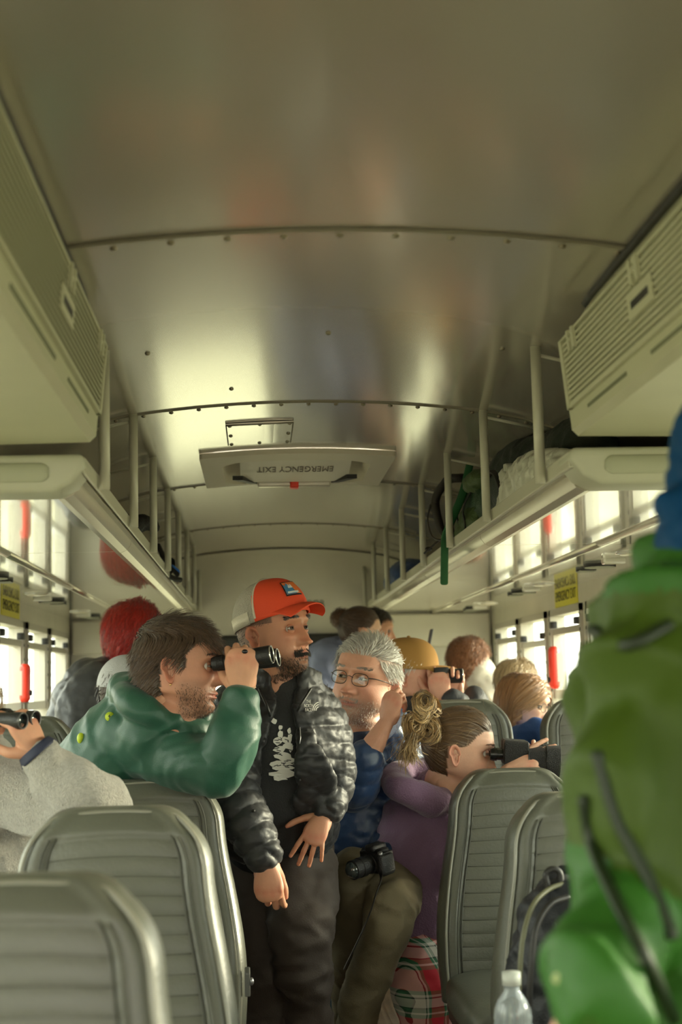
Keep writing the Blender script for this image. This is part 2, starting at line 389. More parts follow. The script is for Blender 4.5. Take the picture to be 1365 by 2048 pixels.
# rounded cove where ceiling meets the rear wall
b = MB(); xx = XC+xs[6:-6]; ring = []
for k_ in range(9):
    t = k_/8*PI/2; ring.append([(x, YB-.22+.22*math.sin(t), czr(x)-.004-.22*(1-math.cos(t))*1.0) for x in xx])
v, f = loft(np.array(ring), closed=False, caps=False); b.add(v, f); b.build('cove', m_wall, wr)
for z0, z1 in ((EYE+.185, EYE+.375),):
    for x0, x1 in ((XL+.01, -.30), (.70, XR-.01)):
        b = MB(); b.box((x0, YB-.035, z0), (x1, YB, z1)); b.build('raised_panel', m_wall, wr, smooth=False, bevel=.012)
for i, (x0, x1) in enumerate((WL, WRr)):
    w = empty('window_%d' % (20+i), ((x0+x1)/2, YB, (WZ[0]+WZ[1])/2), kind='structure')
    b = MB()
    for q in ((x0-.02, x1+.02, WZ[0]-.02, WZ[0]+.01), (x0-.02, x1+.02, WZ[1]-.01, WZ[1]+.02), (x0-.02, x0+.01, *WZ), (x1-.01, x1+.02, *WZ)): b.box((q[0], YB-.012, q[2]), (q[1], YB+.03, q[3]))
    b.build('frame', m_black, w, smooth=False)
    b = MB(); b.box((x0, YB+.02, WZ[0]), (x1, YB+.024, WZ[1])); b.build('pane', m_glass, w, smooth=False)
b = MB(); b.box((-.20, YB-.06, EYE+.15), (.70, YB, EYE+.275)); tag(b.build('header_pad', mat('header_pad_vinyl', (.03, .03, .028), .45), bevel=.02, seg=3), 'black padded header across the top of the rear door', 'pad')
put_text('lettering', 'EMERGENCY DOOR', .055, at(573, 1209, YB-.004), (1, 0, 0), (0, 0, 1), mat('door_print', (.10, .09, .07), .6), wr, widthfit=.43)
# ---- front wall with windscreen
wf = empty('wall_front', (XC, YF, 1)); wf['kind'] = 'structure'
b = MB(); b.box((XL-.05, YF-.05, 0), (XR+.05, YF, .9)); b.box((XL-.05, YF-.05, 1.75), (XR+.05, YF, 2.05)); b.box((XL-.05, YF-.05, .9), (XL+.08, YF, 1.75)); b.box((XR-.08, YF-.05, .9), (XR+.05, YF, 1.75))
b.build('panel', m_wall, wf, smooth=False)
# ---- side walls, windows
ZB, ZT = EYE-.42, EYE+.30
nb = 15
m_riv = mat('rivet_dark', (.05, .045, .035), .5)
def side(s):
    X = XL if s < 0 else XR; nm = 'left' if s < 0 else 'right'
    def bx(mb, d0, d1, y0, y1, z0, z1):     # d = distance from wall face, inwards positive
        xa, xb = X-s*d0, X-s*d1; mb.box((min(xa, xb), y0, z0), (max(xa, xb), y1, z1))
    w = MB(); bx(w, -.06, 0, YF, YB, -.03, ZB); bx(w, -.06, 0, YF, YB, ZT, EYE+.45)
    for k in range(nb+1):
        y = YB-k*BAY-(.17 if k else 0); bx(w, -.06, 0.0, y-.045, y+.045, ZB, ZT)
    bx(w, -.06, 0.0, YB-.19, YB, ZB, ZT)
    wo_ = w.build('wall_'+nm, m_wall, smooth=False); wo_['kind'] = 'structure'
    for k in range(nb):
        y1 = YB-k*BAY-(.17 if k else .14)-.045; y0 = YB-(k+1)*BAY-.17+.045; vis = k < 6
        n = (k+1)+(0 if s < 0 else nb) if vis else 60+k+(0 if s < 0 else nb)
        if not vis and k > 13: continue
        e = empty('window_%d' % n, (X, (y0+y1)/2, (ZB+ZT)/2), kind='structure')
        f = MB()
        for q in ((y0, y0+.028, ZB, ZT), (y1-.028, y1, ZB, ZT), (y0, y1, ZB, ZB+.025), (y0, y1, ZT-.03, ZT)): bx(f, -.055, .012, *q)
        f.build('frame', m_frame, e, smooth=False)
        if vis:
            f = MB(); top = ZT-.035-(0.05 if not (s > 0 and k == 1) else .09); lo = EYE-.07
            bx(f, -.03, .006, y0+.028, y1-.028, top-.028, top); bx(f, -.03, .006, y0+.028, y1-.028, lo-.022, lo+.016)
            bx(f, -.03, .004, y0+.028, y0+.046, lo, top); bx(f, -.03, .004, y1-.046, y1-.028, lo, top)
            f.build('sash', m_frame, e, smooth=False)
            for yy in (y0+.07, y1-.07):
                f = MB(); bx(f, -.006, .022, yy-.025, yy+.025, top+.002, top+.032); f.build('latch', m_black, e, bevel=.004)
            f = MB()
            for yy in (y0+.012, y1-.012):
                for j in range(11): zz = ZB+.05+j*.062; bx(f, .012, .0145, yy-.004, yy+.004, zz, zz+.013)
            tag(f.build('rivets', m_riv, e, smooth=False), kind='stuff')
        f = MB(); bx(f, -.028, -.024, y0+.02, y1-.02, ZB+.02, ZT-.02); f.build('pane', m_glass, e, smooth=False)
    return X
side(-1); side(1)
# baseboard ledge under the windows
for s, X in ((-1, XL), (1, XR)):
    b = MB(); b.box((min(X, X-s*.03), YF, ZB-.05), (max(X, X-s*.03), YB, ZB-.012)); o = b.build('trim_%d' % (1 if s < 0 else 2), m_frame, smooth=False, bevel=.006); o['kind'] = 'structure'
# ---- signs
def wall_sign(s, y, lab):
    X = (XL if s < 0 else XR); e = empty('exit_sign', (X, y, EYE+.345), lab, 'sign')
    b = MB(); x0, x1 = (X, X+.004) if s < 0 else (X-.004, X); b.box((x0, y-.22, EYE+.305), (x1, y+.22, EYE+.382)); b.build('plate', m_sign, e, smooth=False)
    put_text('lettering', 'EMERGENCY EXIT', .06, (x1+.001 if s < 0 else x0-.001, y, EYE+.348), (0, 1 if s < 0 else -1, 0), (0, 0, 1), m_signt, e, widthfit=.40)
wall_sign(-1, 6.05, 'yellow emergency exit sign above the left windows')
wall_sign(1, 6.02, 'yellow emergency exit sign above the right windows')
# ---- red releases on the posts
def release(px, py, s, y, hh, lab):
    X = XL if s < 0 else XR; z = at(px, py, y).z; e = empty('release_bar', (X-s*.02, y, z), lab, 'release bar')
    b = MB(); b.add(*tube([((X-s*.035, y, z-hh), .022, .024), ((X-s*.035, y, z+hh), .022, .024)], n=3, k=14, ref=(0, 1, 0))); b.build('grip', m_red, e)
    b = MB(); b.box((min(X, X-s*.03), y-.02, z-hh+.01), (max(X, X-s*.03), y+.02, z+hh-.01)); b.build('bracket', m_frame, e, smooth=False)
    b = MB(); b.add(*cyl((X-s*.05, y, z-hh+.02), (X-s*.065, y, z-hh+.02), .012, 12)); b.build('screw', m_black, e)
release(58, 1366, -1, YB-2*BAY-.17-.17, .062, 'red upright release bar on the post between the left windows')
release(1116, 1335, 1, YB-2*BAY-.17-.23, .072, 'red upright release bar on the post between the right windows')
# ---- luggage racks
RZ = EYE+.383; LZ = EYE+.447
def rack(s):
    def X(d): return XC+s*d
    nm = 'left' if s < 0 else 'right'
    e = empty('luggage_rack', (X(.5), 5.3, RZ), 'long white overhead luggage rack with upright poles along the %s windows' % nm, 'rack', None)
    y0, y1 = 2.76, YB-.01
    sp = [y0+.10, 4.05, 5.44, 6.83, y1]
    for i in range(4):
        a, c = sp[i], sp[i+1]-.006
        b = MB(); P = [(.545, RZ), (.85, RZ), (.85, RZ+.01), (.545, RZ+.01)]
        b.box((min(X(.545), X(.838)), a, RZ), (max(X(.545), X(.838)), c, RZ+.012)); b.build('bottom_panel', m_rackw, e, smooth=False)
        b = MB(); b.box((min(X(.862), X(1.18)), a, RZ-.004), (max(X(.862), X(1.18)), c, RZ+.010)); b.build('duct_panel', m_rackw, e, smooth=False)
        # nose moulding (rounded, metallic)
        pr = [(.553, RZ+.012), (.545, RZ-.002), (.53, RZ-.004), (.512, RZ+.004), (.502, RZ+.018), (.500, RZ+.030), (.496, RZ+.034), (.490, RZ+.034), (.487, RZ+.042), (.490, RZ+.05), (.553, RZ+.05)]
        b = MB(); b.add(*prism([(X(u), v) for u, v in pr], 'y', a, c)); fixn(b.build('nose_rail', m_alu, e, autosmooth=.5))
        b = MB(); b.add(*tube([((X(.85), a, RZ-.001), .013, .009), ((X(.85), c, RZ-.001), .013, .009)], n=2, k=12, ref=(1, 0, 0), capround=False)); b.build('bead', m_alu, e)
    b = MB(); b.box((min(X(.476), X(.482)), y0, RZ+.03), (max(X(.476), X(.488)), y1, LZ)); b.build('lip', m_pole, e, smooth=False, bevel=.003)
    b = MB(); b.box((min(X(.488), X(1.17)), y0, RZ+.03), (max(X(.488), X(1.17)), y1, RZ+.042)); b.build('shelf', m_wall, e, smooth=False)
    # end cap with recess
    pts = [(.478, LZ+.004), (.474, RZ+.045), (.50, RZ+.012), (.535, RZ-.006), (1.17, RZ-.006), (1.17, LZ+.004)]
    b = MB(); b.add(*prism([(X(u), v) for u, v in pts], 'y', y0-.02, y0+.10)); fixn(b.build('end_cap', m_rackp, e, smooth=True, bevel=.010, seg=3))
    zz = (RZ+LZ)/2
    b = MB(); b.add(*tube([((X(.56), y0-.021, zz), .019), ((X(1.1), y0-.021, zz), .019)], n=2, k=16)); o = b.build('grab_recess', mat('recess_plastic', (.43, .45, .34), .5), e)
    for v in o.data.vertices: v.co.y = (v.co.y-(y0-.021-5.3))*.35+(y0-.021-5.3)
    # poles
    for k in range(7):
        y = 2.975+k*.7175
        if k == 6: y = 7.28
        if k == 6: pass
        xp = X(.462); b = MB(); b.add(*cyl((xp, y, RZ+.03), (xp, y, czr(xp)+.003), .0115, 16)); b.build('pole', m_pole, e)
        b = MB(); b.add(*cyl((xp, y, czr(xp)-.016), (X(.60), y+.02, czr(X(.60))-.012), .004, 8)); b.build('bracket', m_pole, e)
    xp = X(.462); b = MB(); b.add(*cyl((xp, YB-.06, RZ+.03), (xp, YB-.06, czr(xp)-.05), .0115, 16)); b.build('pole', m_pole, e)
    # vents and reading lights on duct
    k = 0; y = 2.95
    while y < 7.6:
        for dy, kind in ((.0, 'l'), (.20, 'r'), (.42, 'v'), (.62, 's')):
            yy = y+dy; c = (X(1.02), yy, RZ-.008)
            if kind == 'v':
                b = MB(); b.add(*cyl((c[0], c[1], RZ-.014), (c[0], c[1], RZ+.0), .055, 28)); o = b.build('vent_ring', m_black, e)
                b = MB()
                for q in range(-4, 5):
                    hw = math.sqrt(.05**2-(q*.011)**2); b.box((c[0]-hw, yy+q*.011-.0015, RZ-.017), (c[0]+hw, yy+q*.011+.0015, RZ-.0135))
                b.build('vent_slats', m_rackp, o, smooth=False)
            elif kind == 's':
                b = MB(); b.add(*cyl((c[0], c[1], RZ-.012), (c[0], c[1], RZ), .036, 24)); o = b.build('speaker_ring', m_black, e)
                b = MB()
                for q in range(-2, 3): b.box((c[0]-.03, yy+q*.012-.002, RZ-.015), (c[0]+.03, yy+q*.012+.002, RZ-.011))
                b.build('louvre', m_rackp, o, smooth=False)
            elif kind == 'l':
                b = MB(); b.add(*cyl((c[0], c[1], RZ-.008), (c[0], c[1], RZ), .05, 28, .056)); o = b.build('lamp_rim', m_rackw, e)
                b = MB(); b.add(*ellipsoid((c[0], c[1], RZ-.008), (.04, .04, .006), nu=20, nv=8)); b.build('lens', mat('lamp_lens', (.8, .76, .6), .2), o)
            else:
                b = MB(); b.box((c[0]-.045, yy-.02, RZ-.022), (c[0]+.03, yy+.02, RZ)); b.build('air_nozzle', m_rackw, e, smooth=False, bevel=.006)
        y += 1.39
    return e
rack(-1); rack(1)
# ---- air units at the front of the racks
def ac(s):
    def X(d): return XC+s*d
    nm = 'left' if s < 0 else 'right'
    y0, y1 = .75, 2.74
    e = empty('air_conditioner', (X(.6), 1.8, EYE+.5), 'cream overhead air conditioning unit with slatted grille above the %s windows' % nm, 'air conditioner')
    cb = .452 if s < 0 else .478; zb = EYE+.475; ct = cb-.017; zt = EYE+.662; cu = cb-.007; zu = czr(X(cu))-.004
    def ring(y, zs=0):
        return [(X(cb+.012), y, zb-.004), (X(cb), y, zb+.008), (X(ct), y, zt), (X(ct+.012), y, zt+.014), (X(cu+.015), y, zu), (X(.62), y, czr(X(.62))-.004), (X(1.00), y, czr(X(1.0))-.004), (X(1.03), y, zb+.006), (X(1.02), y, zb-.008), (X(.9), y, zb-.01)]
    r0 = ring(y0); r1 = ring(y1-.01)
    r2 = ring(y1)
    for k in (3, 4, 5): r1[k] = (r1[k][0], 2.62 if k == 3 else 2.50, r1[k][2])
    r2 = [((a[0]), a[1]+(.0), a[2]) for a in r1]; r2 = [(p[0]+s*.01, p[1]+.012, p[2]+(.006 if p[2] < zb+.01 else -.004)) for p in r1]
    r0n = r0
    b = MB(); v, f = loft(np.array([r0, r1, r2])); b.add(v, f); fixn(b.build('housing', m_ac, e, autosmooth=.35))
    # dark gasket along the ceiling
    b = MB(); b.add(*tube([((X(cu+.008), y0, zu-.002), .007, .009), ((X(cu+.008), 2.45, zu-.002), .007, .009), ((X(cu+.022), 2.515, zu-.008), .006)], n=12, k=8)); b.build('gasket', m_black, e)
    # grille face between (cb,zb) and (ct,zt)
    def fp(y, t, o=0.0): return (X(cb+(ct-cb)*t)-s*o, y, zb+.008+(zt-zb-.008)*t)
    def quadbox(ya, yb2, t0, t1, o0, o1):
        c = []
        for o_ in (o0, o1):
            c += [fp(ya, t0, o_), fp(yb2, t0, o_), fp(yb2, t1, o_), fp(ya, t1, o_)]
        return c, [(0, 1, 2, 3), (7, 6, 5, 4), (0, 4, 5, 1), (1, 5, 6, 2), (2, 6, 7, 3), (3, 7, 4, 0)]
    gy0, gy1 = y0+.05, y1-.04
    b = MB(); b.add(*quadbox(gy0, gy1, .22, .93, .0, .0015)); g = fixn(b.build('grille', m_acg, e, smooth=False))
    for i in range(12):
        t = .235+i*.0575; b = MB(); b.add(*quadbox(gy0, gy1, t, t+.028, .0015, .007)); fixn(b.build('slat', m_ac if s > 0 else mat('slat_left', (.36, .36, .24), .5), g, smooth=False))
    b = MB()
    for q in ((gy0, gy1, .20, .235), (gy0, gy1, .93, .96), (gy1-.012, gy1+.01, .2, .96)): b.add(*quadbox(*q, .0, .009))
    fixn(b.build('grille_rim', m_ac, e, smooth=False))
    for ya, L in ((2.30, .28), (1.75, .4), (1.2, .35)):
        b = MB(); b.add(*quadbox(ya, ya+L, .09, .125, .0, .0015)); fixn(b.build('slot', m_acg, e, smooth=False))
    yl = 2.20 if s < 0 else 2.17
    b = MB(); b.add(*quadbox(yl-.10, yl+.04, .47, .70, .007, .010)); lp = fixn(b.build('badge', m_ac, e, smooth=False))
    b = MB(); b.add(*quadbox(yl-.08, yl+.02, .55, .62, .010, .0105)); fixn(b.build('badge_print', m_black, lp, smooth=False))
    for yy in (yl-.02, 2.60):
        for k in (-1, 1):
            b = MB(); b.add(*quadbox(yy+k*.018-.007, yy+k*.018+.007, .74, .96, .006, .013)); fixn(b.build('latch', m_ac, e, smooth=False))
        b = MB(); b.add(*quadbox(yy-.02, yy+.02, .84, .88, .006, .012)); fixn(b.build('latch', m_ac, e, smooth=False))
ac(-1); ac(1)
# ================================================================== SEATS
m_vinyl = mat('grey_green_vinyl', (0.105, 0.108, 0.084), 0.40, spec=0.5, coat=0.12, coat_rough=0.3, bump=0.12, bscale=130, vary=0.06, vscale=5)
m_pipe = mat('vinyl_piping', (0.24, 0.235, 0.19), 0.3, coat=0.3)
m_stitch = mat('dark_stitching', (0.06, 0.06, 0.045), 0.6)
m_steel = mat('seat_steel', (.12, .12, .11), .45, metal=.6)
def seat_meshes(ztop=1.017):
    zb = .40; H = ztop-zb; K = 128; NV = 210
    def W_(z):
        t = (ztop-z)/H                       # 0 top .. 1 bottom
        w = .176+.052*sstep(.10, .75, t)-.006*sstep(.8, 1, t); r = .105
        d = ztop-z
        if d < r: w = w-r+r*math.sqrt(max(1-((r-d)/r)**2.3, 0))
        return max(w, .004)
    def crown(x): return .022*(x/.17)**2
    vs = np.r_[np.linspace(0, .06, 26)[:-1]**1.0, np.linspace(.06, 1, NV-25)]
    rings = []; 
    a = np.linspace(0, 2*PI, K, endpoint=False)
    for t in vs:
        tt = (t/.06)**2*.06 if t < .06 else t
        z = ztop-tt*H; w = W_(z); th = .052*min(1, math.sqrt(max(0, 1-(1-min((ztop-z)/.05, 1))**2))+.02)
        c, s_ = np.cos(a), np.sin(a)
        x = w*np.sign(c)*np.abs(c)**.75; y = th*np.sign(s_)*np.abs(s_)**.55
        yf = np.where(s_ < 0, 1.0, 0.0)
        # lumbar bulge of bolsters + recessed ribbed centre
        pw = w-.052
        lum = .030*np.exp(-((z-.60)/.13)**2)+.012*np.exp(-((z-.93)/.15)**2)
        inn = sstep(pw+.006, pw-.006, np.abs(x)) if pw > .02 else np.zeros(K)
        top = sstep(ztop-.03, ztop-.055, z)
        rib = np.abs(np.sin(PI*((ztop-.05)-z+.0*x**2)/.034))**.35
        bol = lum+.012*np.exp(-((np.abs(x)-(w-.024))/.022)**2)
        fr = bol*(1-inn*top)+inn*top*(lum*.55-.000+.0024*rib)
        y = y-yf*np.abs(s_)**.35*fr
        zz = z-crown(x)*min(1, (ztop-z)/.02+.0)*max(0, 1-(ztop-z)/.25)
        rings.append(np.stack([x, y+.16*(z-.55)-.07, zz], 1))
    b = MB(); b.add(*loft(np.array(rings)))
    back = b
    # piping follows the outline
    def edge_pt(z, sg):
        w = W_(z)*.93+.0; lum = .030*math.exp(-((z-.60)/.13)**2)+.012*math.exp(-((z-.93)/.15)**2)
        x = sg*w; th = .052*min(1, math.sqrt(max(0, 1-(1-min((ztop-z)/.05, 1))**2)))
        return (x, -th*.86-lum*.8+.16*(z-.55)-.07-.003, z-.022*(x/.17)**2*max(0, 1-(ztop-z)/.25))
    zs = list(np.linspace(zb, ztop-.02, 40))+[ztop-.013, ztop-.009]
    pts = [edge_pt(z, -1) for z in zs]
    w0 = -pts[-1][0]; top = [(x, pts[-1][1], ztop-.008-.022*(x/.17)**2) for x in np.linspace(-w0*.8, w0*.8, 9)]
    pts = pts+top+[edge_pt(z, 1) for z in zs[::-1]]
    pip = MB(); pip.add(*tube([(p, .0042) for p in pts], n=150, k=8))
    st = MB()
    for sg in (-1, 1):
        for off in (.045, .057):
            q = []
            for z in np.linspace(zb+.05, ztop-.045, 40):
                w = W_(z)-off; lum = .030*math.exp(-((z-.60)/.13)**2)+.012*math.exp(-((z-.93)/.15)**2)
                q.append((sg*w, -.052-lum*(1.0 if off < .05 else .62)+.16*(z-.55)-.07+(.0035 if off > .05 else -.0008), z-.022*(w/.17)**2*max(0, 1-(ztop-z)/.25)))
            st.add(*tube([(p, .0021) for p in q], n=60, k=6))
    rs = MB(); z = ztop-.05-.034
    while z > zb+.06:
        w = W_(z); xp = w-.058; th = .052; lum = .030*math.exp(-((z-.60)/.13)**2)+.012*math.exp(-((z-.93)/.15)**2); q = []
        for x in np.linspace(-xp, xp, 15):
            c_ = abs(x/w)**(1/.75); s_ = math.sqrt(max(1-c_*c_, 0)); q.append((x, -(th*s_**.55)-s_**.35*lum*.55+.16*(z-.55)-.07-.0004, z-.022*(x/.17)**2*max(0, 1-(ztop-z)/.25)))
        rs.add(*tube([(p, .0013) for p in q], n=15, k=5, capround=False)); z -= .034
    # cushion
    cu = MB(); R = []
    for (y, zc, hz, w) in ((-.10, .43, .02, .19), (-.13, .43, .055, .215), (-.25, .435, .062, .225), (-.42, .44, .062, .225), (-.52, .44, .055, .22), (-.56, .435, .035, .205), (-.565, .43, .01, .19)):
        R.append([(w*np.sign(np.cos(t))*abs(np.cos(t))**.5, y, zc+hz*np.sign(np.sin(t))*abs(np.sin(t))**.6) for t in np.linspace(0, 2*PI, 40, endpoint=False)])
    R = catmull(np.array(R).reshape(7, -1), 30).reshape(30, 40, 3)
    cu.add(*loft(R))
    fr = MB(); fr.box((-.2, -.50, .345), (.2, -.05, .375)); fr.box((-.2, -.06, .36), (-.17, -.02, .7)); fr.box((.17, -.06, .36), (.2, -.02, .7))
    lg = []
    for x in (-.16, .16):
        for y in (-.46, -.10):
            l = MB(); l.add(*cyl((x, y, 0), (x, y, .35), .016, 10)); lg.append(l)
    return back, pip, st, cu, fr, lg, rs
PROTO = {}
def seat(x, y, ztop, lab, group='grey vinyl bus seats', dz=0.0):
    key = round(ztop, 3)
    e = empty('bus_seat', (0, 0, 0), lab, 'seat', group)
    if key not in PROTO:
        bk, pp, st, cu, fr, lg, rs = seat_meshes(ztop)
        o = [fixn(bk.build('backrest', m_vinyl, e)), pp.build('piping', m_pipe, e), st.build('stitching', m_stitch, e), fixn(cu.build('cushion', m_vinyl, e)), fr.build('seat_frame', m_steel, e, smooth=False), rs.build('rib_seams', m_stitch, e)]
        o += [l.build('leg', m_steel, e) for l in lg]
        PROTO[key] = [(q.name.split('.')[0], q.data) for q in o]
    else:
        for n, me in PROTO[key]:
            q = bpy.data.objects.new(n, me); COL.objects.link(q); q.parent = e
    e.location = (x, y-.075*0, 0)
    return e
SX_LA, SX_LW, SX_RA, SX_RW = -.262, -.725, .703, 1.135
def seat_top(px, py, Y, sx, lab):
    z = at(px, py, Y).z; return seat(sx, Y-.16*(z-.55)+.07, round(z, 3), lab)
seat_top(180, 1741, 1.78, SX_LA-.03, 'nearest grey vinyl seat, cut off by the bottom left corner')
seat_top(232, 1612, 2.70, SX_LA, 'grey vinyl seat directly behind the nearest left one, below the fleece sleeve')
seat_top(340, 1556, 3.60, SX_LA, 'grey vinyl seat under the elbow of the man in the green jacket')
seat_top(1015, 1536, 4.00, SX_RA, 'grey vinyl seat in front of the girl in the purple hoodie')
seat_top(1110, 1583, 3.10, SX_RA, 'nearest right grey vinyl seat, beside the dark backpack')
seat_top(950, 1398, 4.95, SX_RA, 'tall grey vinyl seat behind the head of the girl with the hair bun')
seat_top(1130, 1398, 4.95, SX_RW+.02, 'tall grey vinyl seat by the right window, beside the child with glasses')
seat_top(100, 1432, 4.50, SX_LW, 'grey vinyl seat by the left window, below the dark puffer jacket')
seat_top(20, 1490, 3.60, SX_LW-.02, 'grey vinyl seat by the left window behind the binoculars and raised hand')
# ================================================================== PEOPLE TOOLKIT
SK = np.array([.60, .31, .195])
m_skin = mat('skin', (1, 1, 1), 0.48, spec=0.4, attr=True, sss=0.12, vary=.05, vscale=40, bump=.06, bscale=220)
m_eyew = mat('eye_white', (.55, .51, .46), 0.45, spec=.25); m_iris = mat('eye_iris', (.05, .027, .015), 0.3, spec=.3); m_pupil = mat('eye_pupil', (.004, .004, .004), 0.15, spec=.3)
ZS = np.array([.118, .115, .108, .097, .082, .06, .04, .02, 0, -.02, -.04, -.06, -.08, -.095, -.107, -.114, -.119, -.124, -.15, -.20, -.25])
YFr = np.array([.012, .030, .050, .067, .080, .090, .094, .0935, .088, .087, .086, .085, .083, .082, .078, .070, .054, .044, .038, .038, .042])
YBk = np.array([-.035, -.052, -.070, -.085, -.096, -.103, -.105, -.104, -.101, -.095, -.089, -.081, -.075, -.070, -.067, -.066, -.066, -.066, -.068, -.072, -.078])
WDs = np.array([.012, .026, .041, .055, .066, .0745, .077, .0775, .0765, .074, .0705, .0655, .0585, .050, .043, .040, .045, .050, .054, .057, .064])
def head_geo(zend=-.172, nose=1.0, jaw=1.0, fat=0.0, K=128, skin=SK, stub=None, stubcol=(.22, .13, .09), scalp=None, scalpcol=(.05, .03, .02), lips=(.50, .17, .12), eyes=True, gaze=(0, 0), open_=1.0, brow=1.0):
    z = np.r_[np.linspace(.118, .10, 8)[:-1], np.linspace(.10, .045, 14)[:-1], np.linspace(.045, -.122, 92)[:-1], np.linspace(-.122, -.25, 16)]
    if K < 100: z = np.r_[np.linspace(.118, .10, 6)[:-1], np.linspace(.10, .045, 9)[:-1], np.linspace(.045, -.122, 46)[:-1], np.linspace(-.122, -.25, 8)]
    z = z[z > zend]
    sm = lambda T: np.interp(z, ZS[::-1], T[::-1])
    yf, yb, w = sm(YFr), sm(YBk), sm(WDs)
    ker = np.array([1, 2, 3, 2, 1.])/9
    for A in (yf, yb, w): A[2:-2] = np.convolve(A, ker, 'same')[2:-2]
    jm = sstep(-.02, -.08, z)*sstep(-.135, -.115, z); w = w*(1+(jaw-1)*jm)+fat*sstep(0, -.05, z); yf = yf+fat*.6*sstep(-.105, -.13, z)
    s = np.linspace(-1, 1, K, endpoint=False); ph = PI*(.45*s+.55*s**3)       # angle from the front
    cx, cy = np.sin(ph), np.cos(ph)
    n = 2.25; X = w[:, None]*np.sign(cx)*np.abs(cx)**(2/n); yc = (yf+yb)/2-.004; Y = np.where(cy > 0, yc[:, None]+(yf-yc)[:, None]*np.abs(cy)**(2/2.15), yc[:, None]-(yc-yb)[:, None]*np.abs(cy)**(2/n))
    Z = np.repeat(z[:, None], K, 1)
    Z = Z+sstep(-.05, -.115, Z)*np.maximum(yf[:, None]-Y, 0)*.34*sstep(-.30, -.12, Z)
    fw = sstep(.02, .06, Y)*1.0; ax = np.abs(X)
    D = np.zeros_like(X)
    D += .006*brow*G(ax-.026, .026)*G(Z-.024, .010)
    D -= .0125*G(ax-.031, .017)*G(Z-.001, .0125)
    D -= .006*G(ax-.012, .008)*G(Z-.004, .012)
    t = np.clip((.012-Z)/.050, 0, 1)
    D += nose*(.004+.021*t**1.25)*G(X, .0078+.006*t)*sstep(.020, .004, Z)*sstep(-.0475, -.041, Z)
    D += nose*.011*G(ax-.0135, .0065)*G(Z+.0385, .0075)
    D -= .004*G(ax-.007, .004)*G(Z+.0475, .003)
    D += .0055*G(ax-.043, .020)*G(Z+.022, .018)
    D -= .003*G(ax-.024, .006)*G(Z+.046-.3*(ax-.024), .012)
    D += .0062*G(X, .021)*G(Z+.0635-.0008*np.cos(X*200), .0042)+.0065*G(X, .018)*G(Z+.0735, .0046)
    D -= .0045*G(X, .024)*G(Z+.0685, .0016)
    D += .004*G(X, .024)*G(Z+.062, .014)
    D -= .004*G(X, .02)*G(Z+.0825, .005)
    D += .007*G(X, .020)*G(Z+.098, .013)
    Yn = Y+D*fw
    V = np.stack([X, Yn, Z], 2); nr = len(z)
    C = np.ones((nr, K, 3))*np.asarray(skin)
    red = (G(ax-.045, .02)*G(Z+.025, .02)*.5+G(X, .014)*G(Z+.036, .012)*.7)*fw
    C = C*(1-red[..., None]*np.array([.02, .22, .25]))
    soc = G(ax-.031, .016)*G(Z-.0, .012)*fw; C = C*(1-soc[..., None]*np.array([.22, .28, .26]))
    if stub is not None:
        k_ = stub(X, Yn, Z)[..., None]; C = C*(1-k_)+np.asarray(stubcol)*k_
    lp = (np.clip(G(X, .0215)**.6, 0, 1)*np.clip(G(Z+.0685, .0088)*1.6-.35, 0, 1)*fw)[..., None]; lp = np.clip(lp*1.3, 0, 1)
    C = C*(1-lp)+np.asarray(lips)*lp
    if scalp is not None:
        k_ = scalp(X, Yn, Z)[..., None]; C = C*(1-k_)+np.asarray(scalpcol)*k_
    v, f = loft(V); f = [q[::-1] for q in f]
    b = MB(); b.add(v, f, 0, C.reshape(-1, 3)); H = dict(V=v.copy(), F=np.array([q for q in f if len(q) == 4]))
    for sx_ in (-1, 1):
        # ear
        rr = [0, .35, .6, .78, .9, 1.0, 1.04, .9]; dep = [-.002, -.003, .001, .007, .0085, .006, .0, -.008]
        g = []
        for r_, d_e in zip(rr, dep):
            row = []
            for q in np.linspace(0, 2*PI, 28, endpoint=False):
                yy = math.cos(q)*.0165*(1.12 if math.sin(q) > 0 else .72); zz = math.sin(q)*.031
                row.append((yy*r_+(-.003*math.sin(q)), zz*r_, d_e+(0.002*math.sin(3*q) if r_ < .7 else 0)-(.004 if (math.cos(q) > .6 and r_ > .7) else 0)))
            g.append(row)
        g = np.array(g); P = np.zeros_like(g); e1 = np.array([sx_*-.30, -.0, 0])
        yy, zz, dd = g[..., 0], g[..., 1], g[..., 2]
        P[..., 0] = sx_*(.0735+dd*1.0+(-yy)*.42+.004); P[..., 1] = -.008+yy; P[..., 2] = -.012+zz+yy*-.15
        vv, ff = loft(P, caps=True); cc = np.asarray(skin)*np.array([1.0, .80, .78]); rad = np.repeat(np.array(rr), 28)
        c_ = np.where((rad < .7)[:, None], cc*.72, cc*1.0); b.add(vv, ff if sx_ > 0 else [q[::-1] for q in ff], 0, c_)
        if eyes:
            ec = np.array([sx_*.031, .0715, 0.0]); R_ = .0122
            vv, ff = ellipsoid((0, 0, 0), R_, nu=28, nv=28)
            gz = np.array([math.sin(gaze[0]), math.cos(gaze[0])*math.cos(gaze[1]), math.sin(gaze[1])]); gz /= np.linalg.norm(gz)
            # rotate so that pole points along gaze
            zax = gz; xax = np.cross([0, 0, 1], zax); xax /= np.linalg.norm(xax); yax = np.cross(zax, xax)
            w_ = vv @ np.stack([xax, yax, zax])+ec
            ang = np.arccos(np.clip(vv[:, 2]/R_, -1, 1)); 
            fa = np.array([ang[list(q)].mean() for q in ff]); mi = np.where(fa < .26, 3, np.where(fa < .62, 2, 1))
            base = b.n; b.add(w_, ff, 0, (1, 1, 1)); b.m[-len(ff):] = mi.tolist()
